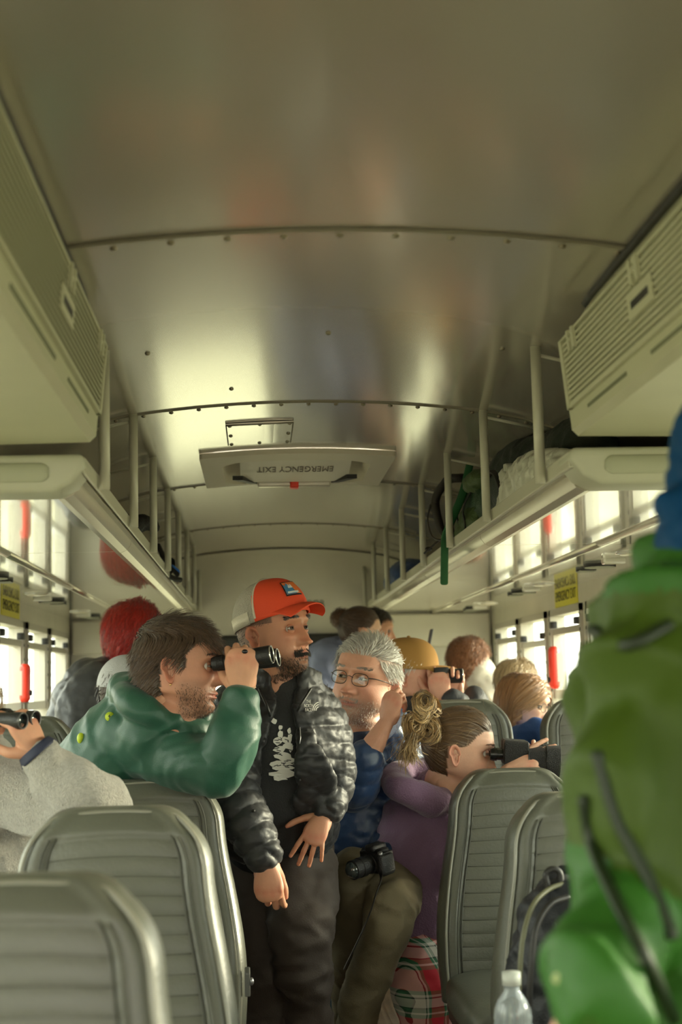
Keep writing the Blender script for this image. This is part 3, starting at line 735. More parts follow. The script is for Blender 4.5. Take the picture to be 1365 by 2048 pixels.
            for up in (1, -1):
                az = np.linspace(-1.25, 1.25, 22); g = []
                for j in range(8):
                    t_ = j/7; row = []
                    for a_ in az:
                        e0 = (.40*open_*math.cos(a_*1.2)**.8 if math.cos(a_*1.2) > 0 else 0) if up > 0 else -(.26*open_*max(math.cos(a_*1.2), 0))
                        if up > 0: e_ = e0+(1.25-e0)*t_
                        else: e_ = e0-(1.1+e0)*t_
                        r_ = R_*(1.10+.10*t_)
                        if j == 0: r_ = R_*1.03
                        row.append((ec[0]+r_*math.sin(a_)*math.cos(e_)*1.12, ec[1]+r_*math.cos(a_)*math.cos(e_), ec[2]+r_*math.sin(e_)))
                    g.append(row)
                vv, ff = loft(np.array(g), closed=False, caps=False); cl = np.ones((8, 22, 3))*np.asarray(skin)*np.array([.86, .78, .76]); cl[0] = np.asarray(skin)*.10; cl[1] = np.asarray(skin)*.5
                b.add(vv, ff, 0, cl.reshape(-1, 3))
    H['b'] = b; return H
def basis(f, u):
    f = nrm(np.array(tuple(f), float)); u = np.array(tuple(u), float); u = nrm(u-f*np.dot(u, f)); x = np.cross(f, u); return np.stack([x, f, u], 1)
def place_head(H, c, f, u, s=1.0):
    """c = world centre of the head (between the eyes, mid-skull)"""
    M = basis(f, u); H['M'] = M; H['c'] = np.array(tuple(c)); H['s'] = s
    for i in range(len(H['b'].v)): H['b'].v[i] = H['b'].v[i] @ M.T*s+H['c']
    q = H['V'][H['F']]; H['fc'] = q.mean(1); n = np.cross(q[:, 2]-q[:, 0], q[:, 3]-q[:, 1]); H['fa'] = np.linalg.norm(n, axis=1); H['fn'] = nrm(n)
    if np.mean(H['fn'][:, 1]*H['fc'][:, 1]) < 0: H['fn'] = -H['fn']
    return H
def W_(H, p): return np.asarray(p) @ H['M'].T*H['s']+H['c']
EC = np.array([0, -.006, .016]); ER = np.array([.079, .1005, .1035])
def hair(H, name, n, mask, dirf, length, mats, parent, seg=7, lift=.004, grav=0.0, curl=0.0, width=.0011, col=(.05, .03, .02), cvar=.35, jit=.25, tipcol=None, collide=True, clump=0, seed=1, thick=None, wav=0.0, label=None):
    R = np.random.default_rng(seed); fc, fa = H['fc'], H['fa']
    wgt = fa*np.clip(mask(fc), 0, 1); wgt = wgt/wgt.sum(); idx = R.choice(len(fc), n, p=wgt)
    q = H['V'][H['F'][idx]]; a, b_ = R.random((n, 1)), R.random((n, 1))
    p = (q[:, 0]*(1-a)+q[:, 1]*a)*(1-b_)+(q[:, 3]*(1-a)+q[:, 2]*a)*b_; nn = H['fn'][idx]
    L = (length(p) if callable(length) else np.full(n, length))*(1+.35*(R.random(n)-.5)); st = L/seg
    d = nrm(dirf(p)+jit*R.normal(size=(n, 3))); pts = [p-nn*.001]; hh = lift*(.35+.9*R.random(n)); phs = R.random(n)*6.28; rnd = nrm(R.normal(size=(n, 3)))
    cur = p.copy()
    for k in range(seg):
        t = (k+1)/seg; dd = dirf(cur)
        nrml = nrm((cur-EC)/ER**2) if collide else nn
        dd = nrm(dd+jit*(d-dd)*.8); dd = dd-nrml*np.sum(dd*nrml, 1, keepdims=True)*(.8 if collide else 0)
        dd = nrm(dd+nrml*(.55*(1-t) if k < 2 else 0)*min(lift*60, 1.2)); dd[:, 2] -= grav*t; dd = nrm(dd)
        side = np.cross(dd, nrml); dd = nrm(dd+curl*(np.sin(phs+k*1.5)[:, None]*side+np.cos(phs+k*1.5)[:, None]*nrml)+wav*np.sin(k*1.1+phs[:, None]*.2)*side)
        cur = cur+dd*st[:, None]
        if collide:
            e = (cur-EC)/ER; r = np.linalg.norm(e, axis=1); need = 1+hh*t/.09+.012
            k_ = np.maximum(need/r, 1)[:, None]; cur = np.where(r[:, None] < need[:, None], EC+e*k_*ER, cur)
        pts.append(cur.copy())
    P = np.stack(pts, 1)                                   # n, seg+1, 3
    T = nrm(np.gradient(P, axis=1)); Nn = nrm((P-EC)/ER**2) if collide else np.repeat(nn[:, None], seg+1, 1)
    Nn = nrm(Nn+.5*rnd[:, None]); Sd = nrm(np.cross(T, Nn)); w = width*np.linspace(1, .35, seg+1)[None, :, None]*(.7+.6*R.random((n, 1, 1)))
    V = np.stack([P-Sd*w, P+Sd*w], 2).reshape(-1, 3); m = seg+1
    i0 = (np.arange(n)[:, None]*m+np.arange(seg)[None])*2; F = np.stack([i0, i0+1, i0+3, i0+2], -1).reshape(-1, 4)
    c0 = np.asarray(col)*(1+cvar*(R.random((n, 1))-.5)*2); c1 = np.asarray(tipcol if tipcol is not None else col)*(1+cvar*(R.random((n, 1))-.5)*2)
    tt = np.linspace(0, 1, m)[None, :, None]; C = np.repeat((c0[:, None]*(1-tt)+c1[:, None]*tt)[:, :, None], 2, 2).reshape(-1, 3)
    o = ribbon(name, W_(H, V), F, C, mats, parent); return tag(o, label)
def ribbon(name, V, F, C, m, parent):
    me = bpy.data.meshes.new(name); me.vertices.add(len(V)); me.vertices.foreach_set('co', np.asarray(V, np.float32).ravel())
    me.loops.add(len(F)*4); me.loops.foreach_set('vertex_index', F.astype(np.int32).ravel()); me.polygons.add(len(F))
    me.polygons.foreach_set('loop_start', np.arange(0, len(F)*4, 4, dtype=np.int32)); me.polygons.foreach_set('use_smooth', [True]*len(F))
    me.update(calc_edges=True); ca = me.color_attributes.new('Col', 'FLOAT_COLOR', 'POINT'); ca.data.foreach_set('color', np.hstack([C, np.ones((len(C), 1))]).astype(np.float32).ravel())
    me.materials.append(m); o = bpy.data.objects.new(name, me); COL.objects.link(o); o.parent = parent
    if parent is not None:
        off = Vector((0, 0, 0)); par = parent
        while par is not None: off += Vector(par.location); par = par.parent
        me.transform(Matrix.Translation(-off))
    return o
m_hair = mat('hair_strands', (1, 1, 1), 0.42, spec=0.55, attr=True, sheen=.2)
def strand_paths(name, paths, width, col, parent, cvar=.35, tipcol=None, seed=3):
    """paths: array n,m,3 in world space -> ribbons facing the outside of their bundle"""
    P = np.asarray(paths); n, m = P.shape[:2]; R = np.random.default_rng(seed); T = nrm(np.gradient(P, axis=1)); rnd = nrm(R.normal(size=(n, 1, 3))+np.zeros((n, m, 3)))
    ctr = P.mean((0, 1)); Nn = nrm(nrm(P-ctr)+.5*rnd); Sd = nrm(np.cross(T, Nn)); w = width*(.7+.6*R.random((n, 1, 1)))*np.r_[np.ones(m-2), .7, .3][None, :, None]
    V = np.stack([P-Sd*w, P+Sd*w], 2).reshape(-1, 3); i0 = (np.arange(n)[:, None]*m+np.arange(m-1)[None])*2; F = np.stack([i0, i0+1, i0+3, i0+2], -1).reshape(-1, 4)
    c0 = np.asarray(col)*(1+cvar*(R.random((n, 1))-.5)*2); c1 = np.asarray(tipcol if tipcol is not None else col)*(1+cvar*(R.random((n, 1))-.5)*2)
    tt = np.linspace(0, 1, m)[None, :, None]; C = np.repeat((c0[:, None]*(1-tt)+c1[:, None]*tt)[:, :, None], 2, 2).reshape(-1, 3)
    return ribbon(name, V, F, C, m_hair, parent)
def hand_geo(wrist, fdir, dors, right=True, curls=None, spread=1.0, thumb=None, s=1.0, skin=SK, vox=.0022, fore=None, fr=.026):
    """wrist point; fdir wrist->knuckles; dors back-of-hand normal. Thumb side = right hand: fdir x dors ... flipped for left."""
    f = nrm(np.array(tuple(fdir), float)); d = np.array(tuple(dors), float); d = nrm(d-f*np.dot(d, f)); x = np.cross(f, d)*(1 if right else -1)  # towards little finger or thumb
    th = -x if right else -x
    th = x*(-1.0)
    M = np.stack([th, f, d], 1); w = np.array(tuple(wrist))
    curls = curls or [(25, 35, 25)]*4
    parts = []
    R = [(0, .026, .018), (.02, .028, .018), (.05, .037, .016), (.078, .041, .0145), (.092, .038, .012)]
    parts.append(tube([((0.0, y, -.001), a, b_) for y, a, b_ in R], n=12, k=20, ref=(1, 0, 0)))
    parts.append(ellipsoid((.020, .032, -.012), (.017, .030, .014), nu=16, nv=10))
    parts.append(ellipsoid((-.024, .040, -.010), (.013, .034, .012), nu=16, nv=10))
    kn = [(.0285, .088), (.0095, .094), (-.0100, .090), (-.0280, .080)]; Ls = [(.043, .026, .021), (.048, .030, .022), (.044, .028, .022), (.034, .021, .019)]; rr = [.0092, .0094, .0089, .0080]
    tips = []
    for i in range(4):
        c = curls[i]; c = c if hasattr(c, '__len__') else (c, c*1.2, c*.8)
        sp = math.radians((6, 1.5, -3, -9)[i]*spread); p = np.array([kn[i][0], kn[i][1]-.012, -.001]); pts = [(p-np.array([0, .02, 0]), rr[i])]; ang = 0
        pts.append((p+np.array([0, .010, 0.001]), rr[i]*1.08)); p = pts[-1][0].copy()
        for j in range(3):
            ang += math.radians(c[j]); dv = np.array([math.sin(sp)*math.cos(ang), math.cos(sp)*math.cos(ang), -math.sin(ang)])
            mid = p+dv*Ls[i][j]*.5; p = p+dv*Ls[i][j]; pts.append((mid, rr[i]*(.93-.07*j))); pts.append((p, rr[i]*(.97-.10*j)))
        parts.append(tube(pts, n=22, k=12)); tips.append((p, dv, ang, sp))
    T = thumb or ((.75, .65, -.25), (.45, .85, -.30), (.25, .95, -.2))
    p = np.array([.020, .022, -.008]); pts = [(p, .014)]
    for j, (dv, L) in enumerate(zip(T, (.040, .034, .028))):
        dv = nrm(np.array(dv, float)); p = p+dv*L; pts.append((p-dv*L*.5, (.0135, .0105, .0100)[j])); pts.append((p, (.0118, .0105, .0075)[j]))
    parts.append(tube(pts, n=20, k=12)); tips.append((p, dv, 0, 0))
    if fore is not None:
        loc = (np.array(tuple(fore))-w) @ M/s; parts.append(tube([(loc, fr/s, fr/s), (loc*.5, fr*.86/s, fr*.8/s), ((0, .01, 0), .026, .019)], n=12, k=18, ref=(1, 0, 0)))
    parts = [(v*s, ff) for v, ff in parts]
    me, v, n = remesh(parts, vox, 2)
    F = [tuple(p.vertices)[::(-1 if np.linalg.det(M) < 0 else 1)] for p in me.polygons]; bpy.data.meshes.remove(me)
    C = np.ones((len(v), 3))*np.asarray(skin); kk = np.zeros(len(v))
    for i in range(4): kk = np.maximum(kk, G(np.linalg.norm(v/s-np.array([kn[i][0], kn[i][1], .012]), axis=1), .013))
    for tpt, *_ in tips: kk = np.maximum(kk, .8*G(np.linalg.norm(v/s-tpt, axis=1), .012))
    C = C*(1-kk[:, None]*np.array([.03, .22, .22]))
    b = MB(); b.add(v @ M.T+w, F, 0, C)
    for i in range(4):           # nails
        p, dv, ang, sp = tips[i]; up = np.array([0, math.sin(ang), math.cos(ang)]); p_ = p*s
        vv, ff = ellipsoid((0, 0, 0), (.0052, .0070, .0016), nu=12, nv=6); xx = nrm(np.cross(dv, up)); mm = np.stack([xx, dv, up], 1)
        b.add(((vv @ mm.T+p+up*rr[i]*.62-dv*.0035)*s) @ M.T+w, ff, 0, np.asarray(skin)*np.array([1.15, 1.05, 1.05]))
    return b
def join(bs):
    o = MB()
    for b in bs:
        base = o.n
        for v in b.v: o.v.append(v)
        for c in b.c: o.c.append(c)
        o.f += [tuple(i+base for i in q) for q in b.f]; o.m += b.m; o.n += b.n
    return o
SKM = [m_skin, m_eyew, m_iris, m_pupil]
def person(lab, loc, bs, inner=None, skin=SK, group=None):
    e = empty('person', loc, lab, 'person', group)
    b = join(bs)
    if inner:
        me, v, n = remesh(inner, .012, 2); b.add(v, [tuple(p.vertices) for p in me.polygons], 0, np.asarray(skin)); bpy.data.meshes.remove(me)
    b.build('body', SKM, e); return e
def folds(amp=.004, sc=14, st=(1, 1, 1), seed=0.0, fine=.3):
    st = np.array(st)
    def f(v, n):
        q = v*st; a = fbm(q, sc, 2, seed); b_ = fbm(q, sc*2.7, 2, seed+4)
        return amp*(1-2*np.abs(a))*.8+amp*fine*b_
    return f
def quilt(pitch=.05, amp=.07):
    return lambda d: 1-amp+amp*2*np.abs(np.sin(PI*d/pitch))**.5
def qdisp(paths, pitch, amp, fine=None, pw=.5):
    S, D = [], []
    for nodes in paths:
        P = catmull([tuple(q[0]) for q in nodes], 80); d = np.r_[0, np.cumsum(np.linalg.norm(np.diff(P, axis=0), axis=1))]; S.append(P); D.append(d)
    S = np.concatenate(S); D = np.concatenate(D)
    def f(v, n):
        out = np.zeros(len(v))
        for i in range(0, len(v), 8000):
            a = v[i:i+8000]; k = ((a[:, None]-S[None])**2).sum(2); j = k.argmin(1); j2 = np.clip(j+1, 0, len(S)-1); T = nrm(S[j2]-S[np.clip(j-1, 0, len(S)-1)])
            out[i:i+8000] = D[j]+np.sum((a-S[j])*T, 1)
        out = out+.004*fbm(v, 14, 1, 2)
        return amp*(np.abs(np.sin(PI*out/pitch))**pw-.6)+(fine(v, n) if fine is not None else 0)
    return f
# ---- caps
def cap(H, parent, front, back=None, brimc=None, tilt=0.0, r=1.0, brim=.078, name='cap', patch=None, net=False, brimw=.072, lift=0.0, low=.022, side_droop=.020):
    c = np.array([0, -.004, .030+lift]); Rr = np.array([.0865, .110, .106])*r
    def T(p):                     # tilt about x axis
        p = np.asarray(p, float)-c; ca, sa = math.cos(tilt), math.sin(tilt); y = p[..., 1]*ca-p[..., 2]*sa; z = p[..., 1]*sa+p[..., 2]*ca
        return W_(H, np.stack([p[..., 0], y, z], -1)+c)
    e0 = empty(name, tuple(W_(H, c)-np.array(parent.location))) if False else None
    K = 72; g = []; n_ = 16
    for i in range(n_+1):
        el = -.10+(PI/2+.10)*i/n_; row = []
        for a in np.linspace(0, 2*PI, K, endpoint=False):
            fl = 1+.012*abs(math.sin(a*3))**8*0; zz = math.sin(el); cs = math.cos(max(el, 0))**.82 if el > 0 else 1.0
            fz = 1.0+.10*max(math.sin(a), 0)*math.cos(el)**2*(zz > .2)*1.0
            row.append((Rr[0]*cs*math.cos(a), Rr[1]*cs*math.sin(a)*(1.0), Rr[2]*zz*fz*(.96)+.0))
        g.append(row)
    g = np.array(g)+c; gi = (g-c)*.965+c
    mats = [front, back or front]
    b = MB(); v, f = loft(np.concatenate([gi[::-1][-1:], g]), caps=False)
    b.add(T(v), f); mi = []
    for q in f:
        cc = v[list(q)].mean(0)-c; a = math.atan2(cc[1], cc[0]); mi.append(1 if (back is not None and cc[1] < .012*(1) ) else 0)
    b.m = mi; cr_ = b.build(name, mats, parent); crown = cr_
    # brim
    nb_ = 24; g1, g2 = [], []
    for j in range(9):
        t = j/8; row = []; row2 = []
        for u in np.linspace(-1, 1, nb_):
            a = PI/2+u*1.02; bx, by = Rr[0]*math.cos(a), Rr[1]*math.sin(a)
            ex, ey = brimw*math.sin(-u*1.35)*1.0, Rr[1]*.55+brim*math.cos(u*1.25)**.75+.02
            x, y = bx*(1-t)+ex*t, by*(1-t)+ey*t; z = .004+.004*math.cos(u)-side_droop*(abs(x)/.07)**2*(.3+.7*t)-.012*t*t
            row.append((x, y, z)); row2.append((x, y, z-.0032))
        g1.append(row); g2.append(row2)
    G1 = np.array(g1)+c; G2 = np.array(g2)+c
    v, f = loft(G1, closed=False, caps=False); v2, f2 = loft(G2, closed=False, caps=False)
    b = MB(); b.add(T(v), f); b.add(T(v2), [q[::-1] for q in f2])
    rim = np.concatenate([G1[-1], ]); vr, fr_ = loft(np.array([G1[-1], G2[-1]]), closed=False, caps=False); b.add(T(vr), fr_)
    for k_ in (0, -1): vr, fr_ = loft(np.array([G1[:, k_], G2[:, k_]]), closed=False, caps=False); b.add(T(vr), fr_)
    fixn(b.build('brim', brimc or front, crown if False else parent))
    vb, fb = ellipsoid((0, 0, 0), (.007, .007, .004), nu=12, nv=6); b = MB(); b.add(T(vb+c+np.array([0, 0, Rr[2]*.96+.002])), fb); b.build('button', front, parent)
    return T, c, Rr
# ---- binoculars along axis a (from eye outwards), up u
def binoculars(name, lab, c, a, u, L=.14, r=.024, sep=.062, parent=None, rim=None, porro=False):
    M = basis(a, u); c = np.array(tuple(c)); e = empty('binoculars', tuple(c), lab, 'binoculars')
    mb = mat('binocular_rubber', (.016, .016, .017), .42, bump=.2, bscale=300); mr = mat('binocular_rim', (.55, .55, .52), .25, metal=.9); ml = mat('lens_glass', (.02, .03, .03), .03, spec=1, coat=1, coat_rough=.01)
    def P(x, y, z): return tuple(M @ np.array([x, y, z])+c)
    for s in (-1, 1):
        X = s*sep/2; b = MB()
        pr = [(0, .0175), (.012, .019), (.030, .019), (.032, .016), (.036, .016), (.040, r*.86), (.085*L/.14, r*.92), (L*.78, r*1.0), (L*.97, r*1.04), (L, r*1.0), (L, r*.84), (L-.008, r*.80)]
        ring = []
        ang = np.linspace(0, 2*PI, 28, endpoint=False)
        for y, q in pr: ring.append([P(X+q*math.cos(t), y, q*math.sin(t)) for t in ang])
        v, f = loft(np.array(ring), caps=True); b.add(v, f); br = fixn(b.build('barrel', mb, e, autosmooth=.6))
        b = MB(); b.add(*cyl(P(X, L-.0085, 0), P(X, L-.006, 0), r*.82, 24)); b.build('lens', ml, br)
        ring = [[P(X+q*math.cos(t), y, q*math.sin(t)) for t in ang] for y, q in ((L-.001, r*1.02), (L+.0018, r*1.0), (L+.0018, r*.90), (L-.001, r*.86))]
        b = MB(); v, f = loft(np.array(ring), caps=False); b.add(v, f); fixn(b.build('rim', rim or mr, br))
        if True:
            b = MB()
            for k_ in range(7): b.add(*tube([(P(X+.0193*math.cos(t), .013+k_*.0025, .0193*math.sin(t)), .0007) for t in np.linspace(0, 2*PI, 24)], n=24, k=5))
            tag(b.build('eyecup_ribs', mb, br), kind='stuff')
    for y0, y1, z in ((.042, .075, .004), (L*.68, L*.85, .0)):
        b = MB(); cs = [P(x, y, zz) for y in (y0, y1) for x, zz in ((-sep*.3, -.008+z), (sep*.3, -.008+z), (sep*.3, .008+z), (-sep*.3, .008+z))]
        b.add(cs, [(0, 1, 2, 3), (7, 6, 5, 4), (0, 4, 5, 1), (1, 5, 6, 2), (2, 6, 7, 3), (3, 7, 4, 0)]); fixn(b.build('bridge', mb, e, bevel=.003))
    b = MB(); b.add(*cyl(P(0, .03, .006), P(0, .058, .006), .010, 18)); b.build('focus_wheel', mb, e)
    return e
# ================================================================== PEOPLE
def TN(nodes, **k): return dict(nodes=[(tuple(n[0]),)+tuple(n[1:]) for n in nodes], k=k)
def tubes(L, sc=1.0, mod=None, n=30, k=24):
    out = []
    for t in L:
        kk = dict(t['k']); m = kk.pop('mod', None)
        out.append(tube([(q[0],)+tuple(r*sc for r in q[1:]) for q in t['nodes']], n=n, k=k, mod=(m if sc == 1.0 else None), **kk))
    return out
def shell(nodes, a0, a1, th, n=60, k=60, mod=None, ref=(1, 0, 0), fwd=(0, -1, 0)):
    """thick open wrap round a path; angles (deg) measured from fwd towards +ref; a0(t), a1(t) limits running round the back"""
    P = catmull([tuple(q[0]) for q in nodes], n); R = catmull([(q[1], q[2], 0) for q in nodes], n)[:, :2]
    T = nrm(np.gradient(P, axis=0)); rings = []
    dl = np.r_[0, np.cumsum(np.linalg.norm(np.diff(P, axis=0), axis=1))]
    for i in range(n):
        s_ = np.array(ref, float); s_ = nrm(s_-T[i]*np.dot(s_, T[i])); f = np.cross(s_, T[i]); f = f*(1 if np.dot(f, fwd) > 0 else -1)
        t = i/(n-1); A0, A1 = math.radians(a0(t)), math.radians(a1(t)); a = np.linspace(A0, A1, k)
        q = mod(dl[i]) if mod else 1.0
        o = P[i]+np.sin(a)[:, None]*s_*R[i, 0]*q+np.cos(a)[:, None]*f*R[i, 1]*q
        ins = P[i]+np.sin(a)[:, None]*s_*(R[i, 0]-th)+np.cos(a)[:, None]*f*(R[i, 1]-th)
        rings.append(np.concatenate([o, ins[::-1]]))
    return loft(np.array(rings))
def clothmat(name, col, rough=.7, bump=.25, bs=250, **k): return mat(name, col, rough, bump=bump, bscale=bs, **k)
mask_scalp = lambda front=.062, top=.055, side=-.02: (lambda p: ((p[:, 2] > np.where(p[:, 1] > .02, top-(0*p[:, 0]), np.where(p[:, 1] > -.02, .018, -.055))) | ((p[:, 1] < -.03) & (p[:, 2] > -.075))).astype(float)*(~((np.abs(p[:, 0]) > .06) & (p[:, 1] > -.028) & (p[:, 1] < .02) & (p[:, 2] < .018))))
def sc_from(maskf, soft=1.0):
    return lambda X, Y, Z: np.clip(maskf(np.stack([X.ravel(), Y.ravel(), Z.ravel()], 1)).reshape(X.shape)*soft, 0, 1)
def brows(H, parent, col, n=260, z0=.0235, thick=.0035, L=.009):
    m = lambda p: (p[:, 1] > .04)*(np.abs(p[:, 0]) > .010)*(np.abs(p[:, 0]) < .050)*G(p[:, 2]-(z0+.004-.10*np.abs(np.abs(p[:, 0])-.034)), thick)**2
    hair(H, 'eyebrows', n, m, lambda p: np.stack([np.sign(p[:, 0]), p[:, 0]*0-.1, p[:, 0]*0+.35], 1), L, m_hair, parent, seg=3, lift=.002, col=col, width=.0007, jit=.2, collide=False, seed=5)
def beard(H, parent, col, n=2500, L=.006, lo=-.055, w=.0005, seed=6, name='beard', dens=None):
    m = dens or (lambda p: sstep(.0, .02, p[:, 1])*sstep(lo+.01, lo-.02, p[:, 2]-.25*(np.abs(p[:, 0])-.03)*(np.abs(p[:, 0]) > .03))*(p[:, 2] > -.128)*(1-G(p[:, 0], .02)*G(p[:, 2]+.068, .008)))
    hair(H, name, n, m, lambda p: np.stack([p[:, 0]*3, p[:, 0]*0+.25, p[:, 0]*0-1], 1), L, m_hair, parent, seg=3, lift=.002, col=col, width=w, jit=.35, collide=False, seed=seed)

# ------------------------------------------------ man in the green jacket
def green_man():
    Y = 3.58; hc = at(360, 1334, Y); br = (.045, .026, .014)
    def hm(p):
        x, y, z = p[:, 0], p[:, 1], p[:, 2]; ax = np.abs(x)
        line = np.where(y > -.02, .012+.056*sstep(.012, .072, y), -.062)
        ok = z > line; ok |= (y < .034) & (y > .016) & (z > -.006) & (ax > .05) & (y < .030)          # sideburn
        ok |= (y < -.030) & (z > -.078); ok &= ~((ax > .055) & (y > -.030) & (y < .014) & (z < .018))
        return ok.astype(float)
    H = head_geo(nose=1.05, jaw=1.07, fat=.004, stub=lambda X, Y_, Z: .42*sstep(-.02, -.045, Z+.35*np.maximum(Y_*-1+.03, 0))*sstep(-.0, .02, Y_)*sstep(-.135, -.11, Z)+.25*G(X, .026)*G(Z+.056, .007)*sstep(.05, .07, Y_),
                 stubcol=(.20, .115, .075), scalp=sc_from(hm), scalpcol=br, skin=np.array([.56, .27, .175]), gaze=(-.2, 0), open_=.35)
    f = (1, -.16, -.03); place_head(H, hc, f, (-.02, .05, 1), 1.03)
    wr = at(483, 1392, 3.50); skin = np.array([.62, .32, .20])
    hd = hand_geo(wr, (.03, -.12, 1), (.10, -.95, .30), True, [(62, 50, 30), (64, 52, 30), (62, 52, 30), (58, 52, 30)], spread=.7, thumb=((.5, .5, -.7), (.2, .6, -.75), (0, .6, -.8)), s=1.04, skin=skin, fore=at(470, 1440, 3.50), fr=.034)
    A = [TN([(at(255, 1470, 3.66), .088), (at(330, 1505, 3.60), .080), (at(410, 1532, 3.52), .066), (at(445, 1545, 3.50), .055), (at(462, 1490, 3.49), .066), (at(478, 1430, 3.50), .052), (at(484, 1402, 3.50), .046)]),
         TN([(at(120, 1780, 4.15), .17, .14), (at(150, 1680, 4.05), .17, .14), (at(205, 1560, 3.82), .165, .14), (at(262, 1485, 3.73), .155, .13), (at(305, 1440, 3.67), .10, .10)], ref=(0, 1, 0)),
         TN([(at(300, 1475, 3.92), .085), (at(400, 1540, 3.86), .07), (at(440, 1500, 3.78), .06)]),
         TN([(at(250, 1378, 3.66), .03), (at(262, 1405, 3.56), .036), (at(300, 1428, 3.53), .034), (at(345, 1446, 3.54), .028), (at(385, 1462, 3.56), .026), (at(405, 1452, 3.60), .026)]),
         TN([(at(245, 1375, 3.68), .035), (at(250, 1400, 3.78), .04), (at(300, 1420, 3.84), .035), (at(380, 1455, 3.72), .028)]),
         TN([(at(262, 1385, 3.66), .055), (at(275, 1430, 3.68), .085)]),
         TN([(at(300, 1470, 3.60), .085), (at(350, 1495, 3.60), .075), (at(390, 1510, 3.62), .06)])]
    neck = [TN([(at(328, 1395, Y+.01), .060), (at(318, 1425, 3.66), .058)])]
    e = person('man in a dark green jacket leaning on a seat back with black binoculars', at(150, 1640, 4.05), [H['b'], hd], tubes(A, .72)+tubes(neck), skin=skin)
    m_g = clothmat('green_jacket_cloth', (.016, .085, .052), .48, .10, 300, spec=.5, sheen=.15)
    def dsp(v, n):
        a = np.asarray(at(440, 1560, 3.5)); d = np.linalg.norm(v-a, axis=1); rad = .006*np.abs(np.sin(d*75+4*fbm(v, 10, 1)))**2*np.exp(-d/.11)
        return folds(.0075, 10, (1, 1, .8), 1.3, .25)(v, n)+rad
    j = cloth('jacket', tubes(A), .0065, m_g, e, dsp)
    b = MB(); p = at(216, 1431, 3.60); c = np.array(p)
    # round chest badge lying on the back of the shoulder
    vs = np.array([v.co for v in j.data.vertices])+np.array(e.location)
    def snap(px, py):     # first jacket surface point met along a line of sight
        o = np.array([0, 0, EYE]); d = nrm(np.array(at(px, py, 4.0))-o); t = (vs-o) @ d; dist = np.linalg.norm((vs-o)-t[:, None]*d, axis=1); k = np.where(dist < .006)[0]
        if len(k) == 0: k = np.array([dist.argmin()])
        return vs[k[t[k].argmin()]], d
    c, d = snap(217, 1431); nn = nrm(-d+np.array([-.25, 0, .25])); x = nrm(np.cross([0, 0, 1], nn)); y = np.cross(nn, x)
    b.add(*cyl(c-nn*.004, c+nn*.0016, .0115, 24)); b.build('badge', mat('lime_badge', (.50, .62, .03), .5), j)
    b = MB(); b.add(np.array([c+nn*.0024+x*u*.0075+y*w_*.0075 for u, w_ in ((.25, .95), (-.55, -.1), (-.02, -.1), (-.25, -.95), (.55, .12), (.02, .12))]), [(0, 1, 2), (0, 2, 5), (3, 4, 5), (3, 5, 2)]); b.build('badge_bolt', mat('badge_dark', (.02, .05, .03), .5), j, smooth=False)
    c, d = snap(158, 1476); b = MB(); b.add(*ellipsoid(c, (.010, .012, .014))); b.build('shoulder_patch', MATS['lime_badge'], j)
    cr = [TN([(at(385, 1430, 3.60), .018), (at(400, 1445, 3.585), .020), (at(409, 1432, 3.60), .022), (at(412, 1420, 3.64), .018)])]
    cloth('collar', tubes(cr), .004, m_g, e)
    b = MB(); b.add(*ellipsoid(at(372, 1440, 3.60), (.03, .03, .016))); b.build('undershirt', clothmat('white_knit', (.6, .55, .48)), e)
    tr = [TN([(at(130, 1730, 4.1), .16, .13), (at(190, 1790, 3.9), .10), (at(210, 1830, 3.72), .085)]), TN([(at(210, 1830, 3.72), .085), (Vector((-.36, 3.78, .08)), .06)])]
    cloth('trousers', tubes(tr), .012, clothmat('charcoal_trousers', (.03, .03, .032)), e)
    # hair, swept back and to the front fringe
    def dr(p):
        x, y, z = p[:, 0], p[:, 1], p[:, 2]; top = sstep(.04, .085, z)
        d = np.stack([x*4, np.where(y > .03, 1.0, -1.0)*0+(-.9*(1-top)+(.55)*top), -.75*(1-top)-.1*top], 1); return nrm(d)
    hair(H, 'hair', 7500, hm, dr, lambda p: np.where(p[:, 2] > .05, np.where(p[:, 1] > .04, .030, .050), np.where(p[:, 2] > 0, .030, .018)), m_hair, e, seg=6, lift=.019, grav=.25, col=br, tipcol=(.10, .055, .03), width=.0009, jit=.22, wav=.2)
    hair(H, 'fringe', 260, lambda p: (p[:, 2] > .058)*(p[:, 1] > .045)*(p[:, 2] < .085), lambda p: np.stack([p[:, 0]*0-.5+p[:, 0]*3, p[:, 1]*0+.8, p[:, 0]*0-.75], 1), .05, m_hair, e, seg=6, lift=.02, grav=.5, col=br, tipcol=(.12, .07, .04), width=.0009, jit=.2)
    brows(H, e, br); beard(H, e, (.09, .045, .025), 1800, .0045)
    M = basis(f, (0, 0, 1)); ax = (1, -.25, .14)
    bc = np.array(hc)+M @ np.array([0, .090, .004])*1.03
    binoculars('binoculars', 'black binoculars with silver rims held by the man in the green jacket', bc, ax, (0, .1, 1), L=.150, r=.0225, sep=.064)
    # ring and bracelets
    mg = mat('gold', (.75, .50, .22), .25, metal=1.0)
    k_ = np.array(wr)+np.array([.004, -.026, .106]); b = MB(); b.add(*ellipsoid(at(490, 1303, 3.465), (.0075, .004, .0055))); tag(b.build('ring', mat('ring_stone', (.01, .01, .012), .15), e), 'black square ring on the finger')
    for dz, r_, m_ in ((.0, .033, mg), (.008, .034, mat('bracelet_beads', (.45, .30, .2), .5))):
        b = MB(); cc = at(484, 1386, 3.50)+Vector((0, 0, dz*.8)); b.add(*tube([((cc.x+r_*math.cos(t), cc.y+r_*.8*math.sin(t), cc.z+.2*r_*math.cos(t)), .0014) for t in np.linspace(0, 2*PI, 26)], n=40, k=6)); b.build('bracelet', m_, e)
